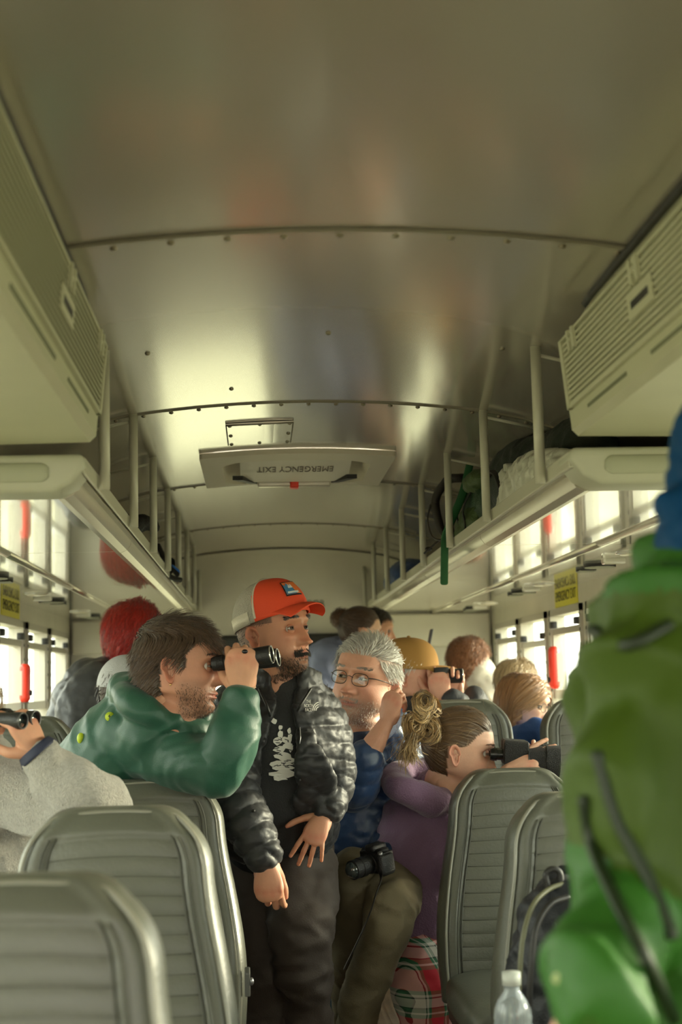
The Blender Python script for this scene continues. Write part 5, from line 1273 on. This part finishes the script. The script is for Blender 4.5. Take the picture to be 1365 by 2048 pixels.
        b = MB(); v, f = loft(np.array([[P(X*1.25+q*math.cos(t), y, -.010+q*math.sin(t)) for t in ang] for y, q in ((.098, .030), (.102, .036), (.150, .041), (.152, .043), (.190, .045), (.191, .040), (.186, .038))])); b.add(v, f); br_ = fixn(b.build('objective_barrel', mb, b_e, autosmooth=.6))
        b = MB(); b.add(*cyl(P(X*1.25, .184, -.010), P(X*1.25, .187, -.010), .037, 24)); b.build('lens', MATS['lens_glass'], br_)
        for y in (.100, .151):
            b = MB(); b.add(*tube([(P(X*1.25+.0405*math.cos(t)*(1 if y > .12 else .86), y, -.010+.0415*math.sin(t)*(1 if y > .12 else .86)), .0016) for t in np.linspace(0, 2*PI, 30)], n=50, k=6)); b.build('band', ml, br_)
    b = MB(); b.add(*cyl(P(0, .035, .0), P(0, .105, .0), .012, 18)); b.build('centre_hinge', ml, b_e)
    b = MB(); b.add(*cyl(P(0, .05, .012), P(0, .07, .012), .013, 18)); b.build('focus_wheel', ml, b_e)
girl()
# ------------------------------------------------ person in grey fleece, far left
def fleece():
    skin = np.array([.60, .31, .20]); Y = 3.08
    hd = hand_geo(at(84, 1514, 3.06), (-.50, .02, .86), (.72, -.62, .25), True, [(40, 42, 30), (45, 45, 30), (50, 48, 30), (55, 50, 30)], spread=.8, thumb=((.7, .55, -.55), (.25, .8, -.6), (0, .9, -.5)), s=.98, skin=skin, fore=at(112, 1560, 3.06))
    H = head_geo(skin=skin, scalp=sc_from(hm_full), scalpcol=(.3, .2, .1), K=90); place_head(H, at(-95, 1432, 3.15), (1, -.1, 0), (0, 0, 1), 1)
    L = [TN([(at(92, 1524, 3.06), .046), (at(120, 1560, 3.05), .058), (at(170, 1592, 3.03), .064), (at(205, 1612, 3.03), .060), (at(150, 1640, 3.08), .066), (at(60, 1600, 3.14), .072), (at(0, 1570, 3.18), .075)]),
         TN([(at(-60, 1900, 3.30), .16, .13), (at(-50, 1750, 3.28), .165, .13), (at(-40, 1620, 3.24), .15, .12), (at(-60, 1530, 3.20), .10, .09)], ref=(1, 0, 0)),
         TN([(at(-60, 1900, 3.30), .14), (Vector((-.62, 3.0, .5)), .09), (Vector((-.62, 2.95, .1)), .06)])]
    e = person('person in a grey fleece at the left edge holding up small binoculars', at(-60, 1850, 3.3), [H['b'], hd], tubes(L, .75)+tubes([TN([(at(-95, 1500, 3.16), .06), (at(-80, 1560, 3.2), .06)])]), skin=skin)
    fm = clothmat('grey_fleece', (.40, .38, .33), .95, .9, 330, vary=.16, vscale=130, sheen=.5)
    cloth('fleece_jacket', tubes(L[:2]), .0055, fm, e, folds(.008, 11, (1, 1, 1), 4, .3))
    cloth('trousers', tubes(L[2:]), .012, MATS['charcoal_trousers'], e)
    pa, pb = np.array(at(68, 1496, 3.06)), np.array(at(80, 1510, 3.06)); b = MB(); b.add(*tube([(pa, .039), (pb, .047)], n=4, k=26, capround=False)); b.build('cuff', mat('navy_trim', (.02, .025, .055), .7), e)
    hair(H, 'hair', 2500, hm_full, lambda p: np.stack([p[:, 0]*3, p[:, 0]*0-.5, p[:, 0]*0-1], 1), .16, m_hair, e, seg=8, lift=.012, grav=.3, col=(.40, .28, .14), width=.0012)
    binoculars('binoculars', 'small black binoculars at the left edge of the photo', at(-18, 1436, 3.10), (.88, -.47, -.05), (-.12, 0, 1), L=.100, r=.0175, sep=.044, rim=mat('dark_rim', (.12, .12, .12), .3, metal=.6))
fleece()
# ------------------------------------------------ passengers further back
def simple(lab, head, f, u, s, skin, tor, jm, jn='jacket', mask=None, arms=(), legs=None, K=84, dispa=.006, q=None, hd=(), **hk):
    H = head_geo(skin=skin, K=K, scalp=sc_from(mask or hm_full), scalpcol=hk.get('col', (.05, .03, .02)), nose=hk.pop('nose', 1), jaw=hk.pop('jaw', 1)); place_head(H, head, f, u, s)
    T = [TN(tor, ref=(1, 0, 0), mod=q) if q else TN(tor, ref=(1, 0, 0))]; A = [TN(a, mod=q) if q else TN(a) for a in arms]
    pel = np.array(tuple(tor[0][0])); z = max(pel[2]-.0, .5)
    Lg = legs if legs is not None else [TN([(tuple(pel), .13), ((pel[0]-.05, pel[1]-.32, min(.50, z)), .08), ((pel[0]-.05, pel[1]-.35, .1), .055)]), TN([(tuple(pel), .13), ((pel[0]+.08, pel[1]-.32, min(.50, z)), .08), ((pel[0]+.08, pel[1]-.35, .1), .055)])]
    nb = np.array(tuple(tor[-1][0])); hcn = np.array(tuple(head))
    neck = [tube([(hcn-np.array([0, 0, .06])*s, .05*s), (nb, .058)], n=6, k=16)]
    e = person(lab, tuple(pel), [H['b']]+list(hd), tubes(T+A+Lg, .75)+neck, skin=skin)
    cloth(jn, tubes(T+A), .010, jm, e, folds(dispa, 12, (1, 1, 1), 3, .4)); cloth('trousers', tubes(Lg), .014, hk.pop('lm', MATS['charcoal_trousers']), e)
    if hk.get('n', 1): 
        hk.setdefault('lift', .01); hk.setdefault('seg', 7); hk.setdefault('width', .0016)
        n = hk.pop('n', 2500); d = hk.pop('dirf', None) or (lambda p: np.stack([p[:, 0]*4, p[:, 0]*0-.4, p[:, 0]*0-.9], 1)); L = hk.pop('L', .05)
        hair(H, 'hair', n, mask or hm_full, d, L, m_hair, e, **hk)
    return e, H
dp = mat('dark_grey_puffer', (.045, .046, .050), .45, spec=.5, bump=.2, bscale=40)
bobm = lambda p: ((p[:, 2] > np.where(p[:, 1] > .05, .05, np.where(p[:, 1] > .02, .03, -.08)))).astype(float)
simple('passenger with bright red hair in a dark puffer jacket on the left', at(270, 1268, 5.8), (.75, .65, 0), (0, 0, 1), 1.05, np.array([.6, .33, .22]),
       [(at(195, 1560, 5.8), .20, .15), (at(205, 1450, 5.8), .22, .16), (at(222, 1385, 5.8), .20, .15), (at(245, 1345, 5.8), .12, .11), (at(256, 1322, 5.8), .07, .07)], dp, 'puffer_jacket', bobm,
       arms=[[(at(200, 1370, 5.72), .10), (at(165, 1420, 5.68), .10), (at(160, 1520, 5.6), .085)]], q=quilt(.085, .03), n=6500, L=.12, lift=.030, grav=.2, col=(.42, .014, .010), cvar=.6, seg=8, wav=.45, jit=.4, curl=.2)
e_, H_ = simple('passenger whose pale grey cap shows just behind the hood of the green jacket', at(262, 1392, 4.62), (.9, .4, -.1), (0, 0, 1), 1.0, np.array([.6, .33, .22]),
       [(at(250, 1620, 4.75), .16, .13), (at(255, 1500, 4.70), .17, .12), (at(262, 1440, 4.65), .07, .07)], clothmat('slate_cloth', (.06, .07, .08)), n=400, L=.03)
cap(H_, e_, clothmat('pale_grey_cotton', (.52, .52, .54), .8), tilt=0, name='cap')
# woman with a bun and the man beside her
e_, H_ = simple('woman with brown hair in a small bun and a lavender blue top at the rear', at(722, 1264, 6.6), (.96, .22, -.06), (.05, 0, 1), .96, np.array([.70, .42, .28]),
       [(at(660, 1500, 6.8), .17, .14), (at(662, 1400, 6.75), .19, .15), (at(678, 1330, 6.7), .17, .13), (at(704, 1300, 6.62), .07, .07)], clothmat('lavender_blue_cotton', (.25, .28, .42), .8), arms=[[(at(660, 1320, 6.6), .08), (at(640, 1400, 6.5), .07)]],
       n=3000, L=.10, dirf=lambda p: nrm(np.array([0, -.10, .05])-p), col=(.07, .035, .02), lift=.006)
R = np.random.default_rng(8); pth = []
for _ in range(700):
    c = np.array(at(683, 1238, 6.62)); a = nrm(R.normal(size=3)); x = nrm(np.cross(a, R.normal(size=3))); y = np.cross(a, x); t = np.linspace(0, 5, 10); pth.append(c+(x*np.cos(t)[:, None]+y*np.sin(t)[:, None])*.042*(.7+.4*R.random())+a*R.normal()*.015)
strand_paths('hair_bun', np.array(pth), .0018, (.12, .055, .025), e_)
cloth('hair_bun_core', [ellipsoid(at(683, 1240, 6.62), .036), ellipsoid(at(694, 1252, 6.62), .03)], .008, mat('brown_hair', (.07, .035, .02), .7), e_)
simple('dark-haired passenger in profile beside the woman with the small bun', at(748, 1264, 6.95), (.98, -.1, .0), (0, 0, 1), 1.0, np.array([.62, .32, .20]),
       [(at(735, 1500, 7.0), .18, .14), (at(735, 1370, 7.0), .19, .14), (at(742, 1310, 6.97), .07, .07)], clothmat('dark_cloth', (.03, .03, .035)), n=1800, L=.03, col=(.02, .012, .008))
# man in the mustard cap
skin = np.array([.70, .36, .25])
hm_ = hand_geo(at(884, 1408, 5.10), (-.10, -.1, 1), (-.1, -.95, .2), True, [(45, 45, 30), (48, 48, 30), (50, 48, 30), (54, 50, 30)], spread=.7, s=1.0, skin=skin, fore=at(915, 1415, 5.1), fr=.032)
hm2 = hand_geo(at(908, 1402, 5.16), (.05, -.1, 1), (.1, 1, 0), False, [(45, 55, 40)]*4, spread=.7, s=.95, skin=skin, fore=at(920, 1420, 5.2), fr=.034)
e_, H_ = simple('older man in a mustard cap looking right through a small camera', at(818, 1350, 5.2), (.97, -.22, -.04), (.04, 0, 1), 1.04, skin,
       [(at(830, 1600, 5.4), .18, .14), (at(822, 1500, 5.3), .19, .14), (at(812, 1430, 5.24), .12, .11), (at(808, 1405, 5.22), .07, .07)], clothmat('charcoal_shell', (.035, .038, .045), .6), arms=[[(at(830, 1440, 5.15), .085), (at(900, 1455, 5.08), .065), (at(915, 1418, 5.10), .052), (at(905, 1402, 5.10), .045)], [(at(860, 1430, 5.34), .08), (at(940, 1430, 5.26), .06), (at(950, 1400, 5.2), .05)]],
       n=2200, L=.03, col=(.60, .57, .52), width=.0013, hd=[hm_, hm2], jaw=1.1, nose=1.1)
mc = clothmat('mustard_cotton', (.42, .22, .055), .85, .1, 400); cap(H_, e_, mc, None, mc, tilt=-.02, brim=.105, low=.02, name='cap')
bc = at(895, 1352, 5.12); ce_ = empty('camera', tuple(bc), 'small black camera held to the face of the man in the mustard cap', 'camera')
b = MB(); b.add(*cyl(bc, Vector(bc)+Vector((.055, -.012, .0)), .026, 24)); fixn(b.build('lens_barrel', MATS['camera_black'], ce_, autosmooth=.6)); b = MB(); b.add(*cyl(Vector(bc)+Vector((.052, -.012, .0)), Vector(bc)+Vector((.0565, -.013, .0)), .022, 24)); b.build('lens', MATS['lens_glass'], ce_)
b = MB(); b.box((bc[0]-.05, bc[1]-.03, bc[2]-.03), (bc[0]+.005, bc[1]+.05, bc[2]+.032)); fixn(b.build('camera_body', MATS['camera_black'], ce_, bevel=.008))
# curly passenger in cream
simple('passenger with curly auburn hair and a cream coat near the rear right window', at(940, 1325, 6.8), (.90, .45, .0), (0, 0, 1), 1.0, np.array([.6, .33, .22]),
       [(at(955, 1560, 6.9), .17, .14), (at(960, 1440, 6.85), .19, .15), (at(962, 1378, 6.82), .15, .13), (at(955, 1348, 6.8), .09, .09)], clothmat('cream_fleece', (.78, .72, .62), .9), n=4200, L=.045, lift=.018, curl=.9, col=(.20, .075, .03), tipcol=(.38, .16, .07), width=.0018, mask=bobm)
# child with glasses
e_, H_ = simple('child with strawberry blonde bob and glasses in a blue jacket by the right window', at(1050, 1408, 5.45), (.84, -.50, -.16), (.06, 0, 1), .97, np.array([.78, .47, .34]),
       [(at(1040, 1620, 5.6), .14, .12), (at(1045, 1540, 5.55), .15, .12), (at(1047, 1480, 5.5), .12, .10), (at(1046, 1460, 5.48), .06, .06)], clothmat('royal_blue_cloth', (.03, .09, .30), .6), arms=[[(at(1020, 1500, 5.45), .06), (at(1045, 1478, 5.28), .055), (at(1078, 1462, 5.22), .05)]],
       n=5500, L=.115, lift=.014, grav=.15, col=(.28, .13, .05), tipcol=(.42, .24, .11), mask=lambda p: ((p[:, 2] > np.where(p[:, 1] > .055, .045, np.where(p[:, 1] > .02, .03, -.06)))).astype(float), dirf=lambda p: np.stack([np.sign(p[:, 0])*np.where(p[:, 1] > .0, 1.0, .3), np.where(p[:, 1] > .0, -.65, -.1), p[:, 0]*0-.8], 1), nose=.7, jaw=.92, seg=8)
glasses(H_, e_, MATS['spectacle_wire'])
simple('small fair-haired passenger by the last right window', at(1036, 1368, 6.15), (.9, .3, 0), (0, 0, 1), .9, np.array([.75, .45, .33]),
       [(at(1030, 1540, 6.25), .13, .11), (at(1032, 1450, 6.2), .13, .11), (at(1034, 1412, 6.17), .06, .06)], MATS['cream_fleece'], n=2500, L=.06, lift=.018, curl=.3, col=(.50, .36, .20), mask=bobm)
# passenger mostly hidden: jeans and a dark top behind the man in the orange cap
simple('passenger in light blue jeans mostly hidden behind the standing man in the cap', at(640, 1440, 5.05), (.8, -.5, 0), (0, 0, 1), 1.0, np.array([.6, .33, .22]),
       [(at(640, 1740, 5.1), .16, .14), (at(642, 1640, 5.1), .17, .14), (at(640, 1530, 5.08), .15, .12), (at(640, 1495, 5.06), .07, .07)], clothmat('near_black_cloth', (.012, .012, .014)), n=800, L=.03,
       legs=[TN([(at(650, 1755, 5.0), .13), (at(664, 1770, 4.75), .095), (at(662, 1800, 4.66), .08), (Vector((.26, 4.62, .10)), .06)])], lm=clothmat('light_denim', (.16, .26, .38), .8, .3))
# phone at the back
ph = at(858, 1290, 6.3); pe = empty('phone', tuple(ph), 'phone held up by a raised hand near the rear wall', 'phone')
b = MB(); v = np.array([[x, y, z] for z in (-.07, .07) for x, y in ((-.004, -.035), (.004, -.035), (.004, .035), (-.004, .035))]); v[:, 0] += v[:, 2]*.22
b.add(v+np.array(ph), [(3, 2, 1, 0), (4, 5, 6, 7), (0, 1, 5, 4), (1, 2, 6, 5), (2, 3, 7, 6), (3, 0, 4, 7)]); fixn(b.build('phone_body', mat('phone_shell', (.10, .10, .12), .3), pe, bevel=.002))
hp = hand_geo(at(860, 1338, 6.34), (-.05, -.1, 1), (1, -.3, 0), True, [(50, 60, 30)]*4, s=.95, skin=skin, fore=at(875, 1370, 6.4))
pp = person('person at the rear raising a hand that holds a phone', at(870, 1460, 6.45), [hp], None, skin)
cloth('sleeve', tubes([TN([(at(862, 1346, 6.35), .04), (at(880, 1390, 6.4), .05), (at(872, 1450, 6.45), .10), (at(872, 1640, 6.5), .14)])]), .01, MATS['dark_cloth'], pp)
# ------------------------------------------------ standing person in the green rain jacket, close on the right
def near():
    Y = 1.45; gm = mat('green_rain_shell', (.042, .080, .003), .6, spec=.35, vary=.10, vscale=5); gl = mat('bright_green_panel', (.026, .115, .010), .55, spec=.35)
    bl = mat('blue_hood_shell', (.001, .045, .13), .7, spec=.2); dz = mat('dark_seam', (.008, .02, .004), .5)
    skin = np.array([.6, .33, .22]); H = head_geo(skin=skin, K=84, scalp=sc_from(hm_full), scalpcol=(.06, .035, .02)); place_head(H, at(1586, 720, 1.55), (.6, .8, -.1), (0, 0, 1), 1)
    tor = [TN([(at(1470, 2150, 1.50), .185, .15), (at(1460, 1900, 1.50), .165, .145), (at(1456, 1600, 1.50), .165, .145), (at(1466, 1350, 1.50), .165, .135), (at(1481, 1180, 1.50), .125, .11), (at(1496, 1100, 1.50), .085, .09)], ref=(1, 0, 0))]
    arm = [TN([(at(1381, 1215, 1.46), .062), (at(1318, 1300, 1.45), .066), (at(1282, 1450, 1.44), .062), (at(1274, 1650, 1.43), .060), (at(1268, 1780, 1.42), .058), (at(1228, 1900, 1.36), .054), (at(1188, 2010, 1.30), .046)])]
    legs = [TN([(at(1470, 2150, 1.5), .16), (Vector((.50, 1.5, .45)), .09), (Vector((.50, 1.5, .08)), .06)])]
    hd = hand_geo(at(1180, 2012, 1.30), (-.3, -.2, -1), (-.5, -.8, .2), True, [(40, 40, 30)]*4, skin=skin)
    e = person('person in a green rain jacket with a blue hood standing close on the right', at(1470, 2100, 1.5), [H['b'], hd], tubes(tor+arm+legs, .7)+[tube([(at(1556, 880, 1.53), .055), (at(1506, 1120, 1.5), .06)], n=8, k=16)], skin=skin)
    fd0 = folds(.008, 12, (1.1, 1, .6), 2.2, .3)
    def fd(v, n):
        al = v[:, 0]*.42-v[:, 2]*.90; ac_ = v[:, 0]*.90+v[:, 2]*.42+v[:, 1]*.5; w_ = .05*np.sin(al*9)+.03*np.sin(al*17+2)
        r_ = 1-2*np.abs(np.sin((ac_+w_)*26+1.5*np.sin(al*4))); return .013*r_*(.6+.4*np.sin(al*6+ac_*5))+fd0(v, n)
    j = cloth('rain_jacket', tubes(tor+arm), .0075, [gm, gl], e, fd, smooth_it=2)
    # bright panels below the waist of the jacket and on the cuff
    me = j.data; off = np.array(e.location); cen = np.zeros(len(me.polygons)*3); me.polygons.foreach_get('center', cen); cen = cen.reshape(-1, 3)+off
    zsp = EYE-.175-.55*(cen[:, 0]-.33)
    sh = EYE+.085
    me.polygons.foreach_set('material_index', ((cen[:, 2] < zsp) | (cen[:, 2] > sh)).astype(int)); me.update()
    cloth('trousers', tubes(legs), .014, MATS['charcoal_trousers'], e)
    hair(H, 'hair', 3500, hm_full, lambda p: np.stack([p[:, 0]*4, p[:, 0]*0-.4, p[:, 0]*0-.9], 1), .05, m_hair, e, seg=6, lift=.012, grav=.2, col=(.06, .035, .02), width=.0014)
    hood = [TN([(at(1348, 1010, 1.47), .020), (at(1398, 1000, 1.48), .034), (at(1466, 980, 1.50), .05), (at(1546, 1000, 1.56), .06)]), TN([(at(1414, 850, 1.49), .030), (at(1414, 950, 1.49), .038), (at(1426, 1050, 1.48), .055), (at(1446, 1110, 1.49), .075)])]
    cloth('hood', tubes(hood), .006, bl, e, folds(.008, 16, (1, 1, 1), 5, .3))
    vs = np.array([v.co for v in me.vertices])+off
    def snap(px, py):
        o = np.array([0, 0, EYE]); d = nrm(np.array(at(px, py, 1.4))-o); t = (vs-o) @ d; dist = np.linalg.norm((vs-o)-t[:, None]*d, axis=1); k = np.where(dist < .008)[0]
        if len(k) == 0: k = np.array([dist.argmin()])
        return o+d*t[k].min()
    for P in (((1168, 1600), (1185, 1690), (1232, 1800), (1300, 1930), (1350, 2040)), ((1195, 1510), (1235, 1640), (1300, 1760), (1345, 1870)), ((1180, 1260), (1250, 1290), (1340, 1250))):
        b = MB(); b.add(*tube([(snap(*p), .0065, .004) for p in P], n=50, k=8)); b.build('welt_seam', dz, j)
    b = MB(); b.add(*tube([(at(1118, 1958, 1.30), .006), (at(1132, 1948, 1.30), .007), (at(1146, 1955, 1.30), .006)], n=10, k=10)); b.build('cuff_tab', mat('pale_tab', (.35, .42, .18), .6), e)
near()
# ================================================================== LUGGAGE ON THE RACKS
dkg = clothmat('dark_green_nylon', (.012, .040, .014), .6, .3, 160); olv = clothmat('olive_nylon', (.050, .085, .022), .6, .3, 160); blk = clothmat('black_nylon', (.010, .010, .010), .6, .3, 160)
def bagbody(name, parts, m, par, vox=.009, dis=None, **k): return cloth(name, parts, vox, m, par, dis or folds(.010, 14, (1, 1, 1), 2, .4), **k)
SH = RZ+.042
e = empty('backpack', (.74, 4.5, SH), 'green hiking backpack with a strap hanging from the right rack', 'backpack')
bagbody('main_compartment', [tube([((.80, 4.78, SH+.07), .07, .09), ((.79, 4.60, SH+.10), .10, .11), ((.785, 4.40, SH+.115), .11, .12), ((.79, 4.22, SH+.10), .09, .10)], n=14, k=20, ref=(1, 0, 0))], dkg, e)
bagbody('front_pocket', [tube([((.715, 4.72, SH+.045), .04, .05), ((.705, 4.52, SH+.06), .05, .06), ((.71, 4.36, SH+.065), .045, .06)], n=12, k=16, ref=(1, 0, 0))], olv, e, .007)
bagbody('lid_pocket', [ellipsoid((.74, 4.36, SH+.185), (.085, .13, .04))], olv, e, .008)
b = MB(); b.add(*tube([(at(925, 955, 4.55), .030, .013), (at(895, 962, 4.62), .034, .014), (at(872, 1000, 4.70), .034, .014), (at(880, 1050, 4.68), .030, .013), (at(893, 1074, 4.66), .016, .010)], n=40, k=14, ref=(0, 1, 0))); b.build('hip_belt', mat('padded_black', (.015, .011, .008), .8), e)
b = MB(); b.add(*tube([(at(940, 930, 4.45), .012, .003), (at(925, 990, 4.45), .013, .003), (at(900, 1050, 4.5), .013, .003), (at(891, 1076, 4.52), .013, .003), (at(890, 1100, 4.52), .0125, .002), (at(889, 1166, 4.52), .0125, .002)], n=60, k=8, ref=(1, 0, 0))); b.build('hanging_strap', mat('green_webbing', (.012, .10, .028), .7), e)
b = MB(); b.add(*tube([(at(862, 1010, 4.72), .004), (at(856, 1040, 4.72), .003), (at(865, 1072, 4.70), .003), (at(880, 1080, 4.62), .004), (at(905, 1078, 4.55), .004)], n=30, k=6)); b.add(*ellipsoid(at(858, 1098, 4.70), (.012, .008, .008))); b.add(*tube([(at(880, 1080, 4.66), .003), (at(868, 1090, 4.68), .003), (at(850, 1106, 4.70), .004)], n=12, k=6)); b.build('buckle_cord', m_black, e)
b = MB(); b.add(*tube([(at(943, 1052, 4.30), .004), (at(955, 1044, 4.28), .004), (at(962, 1046, 4.26), .004)], n=8, k=6)); b.build('pink_loop', mat('pink_cord', (.35, .05, .18), .6), e)
for k_ in range(3):
    b = MB(); P = [(.745+.0*i, 4.70-.12*k_, SH+.01) for i in (0,)]; pts = [((.655-.0*t, 4.62-.13*k_+.02*t, SH+.012+.10*t), .009, .003) for t in (0, .5, 1)]+[((.70, 4.60-.13*k_, SH+.20), .009, .003)]
    b.add(*tube(pts, n=16, k=6, ref=(0, 1, 0))); b.build('compression_strap', blk, e)
e = empty('duffel_bag', (.82, 3.8, SH), 'large dark green holdall lying behind the right rack poles', 'bag')
bagbody('bag_body', [tube([((.765, 4.06, SH+.115), .09, .105), ((.765, 3.99, SH+.122), .10, .120), ((.775, 3.85, SH+.120), .10, .118), ((.80, 3.68, SH+.11), .085, .108), ((.80, 3.45, SH+.108), .085, .105), ((.80, 3.30, SH+.10), .07, .08)], n=24, k=24, ref=(1, 0, 0))], clothmat('deep_green_nylon', (.006, .014, .008), .65), e, dis=folds(.006, 14, (1, 1, 1), 2, .4))
b = MB(); b.add(*tube([((.672, 3.99, SH+.09), .012, .004), ((.668, 3.96, SH+.13), .012, .004), ((.664, 3.90, SH+.15), .014, .005), ((.670, 3.84, SH+.13), .012, .004), ((.675, 3.80, SH+.09), .012, .004)], n=30, k=8)); b.build('carry_handle', m_black, e)
b = MB(); b.add(*tube([((.77, 4.00, SH+.238), .003), ((.785, 3.8, SH+.228), .003), ((.80, 3.4, SH+.210), .003)], n=20, k=6)); b.build('zip', m_black, e)
e = empty('plastic_bag', (.68, 3.45, SH), 'crumpled white plastic bag pushed against the front right rack pole', 'bag')
pm_ = mat('white_plastic_film', (.62, .62, .52), .35, spec=.5, sss=0, trans=.15)
cloth('bag_body', [tube([((.672, 3.72, SH+.03), .025, .03), ((.675, 3.62, SH+.05), .035, .055), ((.68, 3.45, SH+.06), .04, .065), ((.68, 3.2, SH+.045), .035, .05), ((.68, 3.02, SH+.03), .03, .035)], n=20, k=20, ref=(1, 0, 0)), tube([((.672, 3.66, SH+.06), .02, .02), ((.672, 3.70, SH+.11), .018, .02)], n=6, k=10)], .006, pm_, e, lambda v, n: .010*(1-2*np.abs(fbm(v, 22, 2, 3)))-.004, smooth_it=1)
b = MB(); b.add(*tube([((.672, 3.64, SH+.10), .010, .002), ((.668, 3.66, SH+.135), .012, .002), ((.672, 3.70, SH+.10), .010, .002)], n=14, k=6)); b.build('bag_handle', pm_, e)
e = empty('blue_bag', (.75, 7.1, SH), 'blue bag at the far end of the right rack', 'bag')
bagbody('bag_body', [tube([((.76, 7.50, SH+.05), .06, .05), ((.76, 7.35, SH+.075), .09, .08), ((.76, 6.9, SH+.08), .10, .085), ((.76, 6.72, SH+.05), .07, .05)], n=16, k=20, ref=(1, 0, 0))], clothmat('blue_nylon', (.010, .045, .16), .5), e, .012)
b = MB(); b.add(*tube([((.67, 7.3, SH+.04), .012, .004), ((.665, 7.2, SH+.10), .012, .004), ((.67, 7.1, SH+.04), .012, .004)], n=14, k=6)); b.build('bag_handle', m_black, e)
e = empty('black_bag', (-.38, 4.5, SH), 'black bag with a tapered end poking out between the left rack poles', 'bag')
bagbody('bag_body', [tube([((-.62, 4.35, SH+.05), .06, .07), ((-.50, 4.40, SH+.07), .07, .065), ((-.40, 4.46, SH+.075), .055, .040), ((-.335, 4.49, SH+.085), .03, .022), ((-.315, 4.50, SH+.082), .018, .018)], n=16, k=18, ref=(0, 1, 0))], blk, e, .006)
b = MB(); b.add(*ellipsoid((-.312, 4.50, SH+.083), (.010, .018, .018))); b.build('end_cap', m_black, e)
e = empty('camera_strap', tuple(at(340, 1125, 5.5)), 'tangle of black and blue straps hanging over the left rack edge', 'strap')
R = random.Random(3)
for nm, m_, pts in (('black_strap', m_black, [(316, 1090), (325, 1110), (332, 1135), (345, 1140), (338, 1150), (350, 1158), (362, 1160)]), ('black_strap', m_black, [(320, 1100), (334, 1118), (345, 1122), (348, 1140), (356, 1150)]), ('blue_strap', mat('blue_webbing', (.02, .12, .45), .5), [(330, 1128), (342, 1132), (352, 1143), (358, 1142), (346, 1132)])):
    b = MB(); b.add(*tube([(at(x, y, 5.5-.01*i), .010, .0035) for i, (x, y) in enumerate(pts)], n=40, k=8)); b.build(nm, m_, e)
b = MB(); b.add(*ellipsoid(at(336, 1138, 5.46), (.012, .01, .016))); b.build('clip', m_black, e)
b = MB(); b.add(*tube([((-.42, 5.45, SH+.02), .03, .02), ((-.36, 5.48, SH+.04), .03, .02), ((-.345, 5.5, SH+.06), .012, .010)], n=10, k=10)); b.build('pouch', blk, e)
# ------------------------------------------------ day pack and bottle on the nearest right seat
e = empty('daypack', tuple(at(1110, 1960, 2.72)), 'dark day pack with piped edge on the nearest right seat, partly behind the green jacket', 'backpack')
dm = clothmat('navy_black_nylon', (.018, .020, .026), .5)
bagbody('main_compartment', [tube([(at(1150, 2080, 2.76), .125, .10), (at(1150, 1980, 2.76), .125, .10), (at(1148, 1880, 2.78), .118, .09), (at(1140, 1810, 2.80), .095, .07), (at(1132, 1780, 2.82), .05, .04)], n=20, k=26, ref=(1, 0, 0))], dm, e, .007)
b = MB(); b.add(*tube([(at(1037, 2060, 2.69), .005), (at(1040, 1960, 2.68), .005), (at(1046, 1880, 2.69), .005), (at(1066, 1812, 2.71), .005), (at(1100, 1778, 2.74), .005), (at(1140, 1765, 2.76), .005)], n=50, k=8)); b.build('piping', mat('olive_piping', (.14, .14, .08), .4), e)
b = MB(); b.add(*tube([(at(1058, 2060, 2.66), .006), (at(1062, 1950, 2.65), .006), (at(1072, 1860, 2.66), .006), (at(1100, 1810, 2.68), .006), (at(1135, 1795, 2.70), .006)], n=50, k=8)); b.build('zip', m_black, e)
b = MB(); b.add(*tube([(at(1098, 1775, 2.76), .006), (at(1092, 1750, 2.76), .006), (at(1105, 1738, 2.76), .006), (at(1120, 1745, 2.76), .006), (at(1124, 1770, 2.76), .006)], n=30, k=8)); b.build('haul_loop', m_black, e)
cb = at(1024, 1965, 2.55); e = empty('water_bottle', tuple(cb), 'clear plastic water bottle with a white cap beside the day pack', 'bottle')
pl = mat('clear_plastic', (.75, .82, .85), .08, trans=.75, spec=.6); ang = np.linspace(0, 2*PI, 28, endpoint=False); x0, y0, z0 = cb
b = MB(); b.add(*cyl((x0, y0, z0-.004), (x0, y0, z0+.018), .0165, 24)); b.build('bottle_cap', mat('cap_white', (.55, .57, .52), .4), e)
b = MB(); v, f = loft(np.array([[(x0+r_*math.cos(t), y0+r_*math.sin(t), z0+z_) for t in ang] for z_, r_ in ((-.005, .013), (-.012, .014), (-.030, .026), (-.045, .032), (-.06, .034), (-.065, .032), (-.07, .034), (-.085, .032), (-.09, .034), (-.20, .034), (-.205, .030))])); b.add(v, f); fixn(b.build('bottle_body', pl, e))
# buckle plate on the aisle side of the third left seat
bp = at(500, 1962, 3.45); e = empty('seat_bracket', tuple(bp), 'small steel bracket with bolts on the aisle side of the left seat', 'bracket')
b = MB(); b.add(*prism([(bp[1]-.014, bp[2]-.034), (bp[1]+.010, bp[2]-.030), (bp[1]+.015, bp[2]+.018), (bp[1]-.002, bp[2]+.034), (bp[1]-.014, bp[2]+.02)], 'x', bp[0]-.012, bp[0]+.001)); fixn(b.build('plate', m_steel, e, smooth=False, bevel=.003))
b = MB(); b.add(*ellipsoid((bp[0]+.004, bp[1]-.005, bp[2]+.0), (.006, .009, .009))); b.build('bolt', MATS['zip_metal'], e)
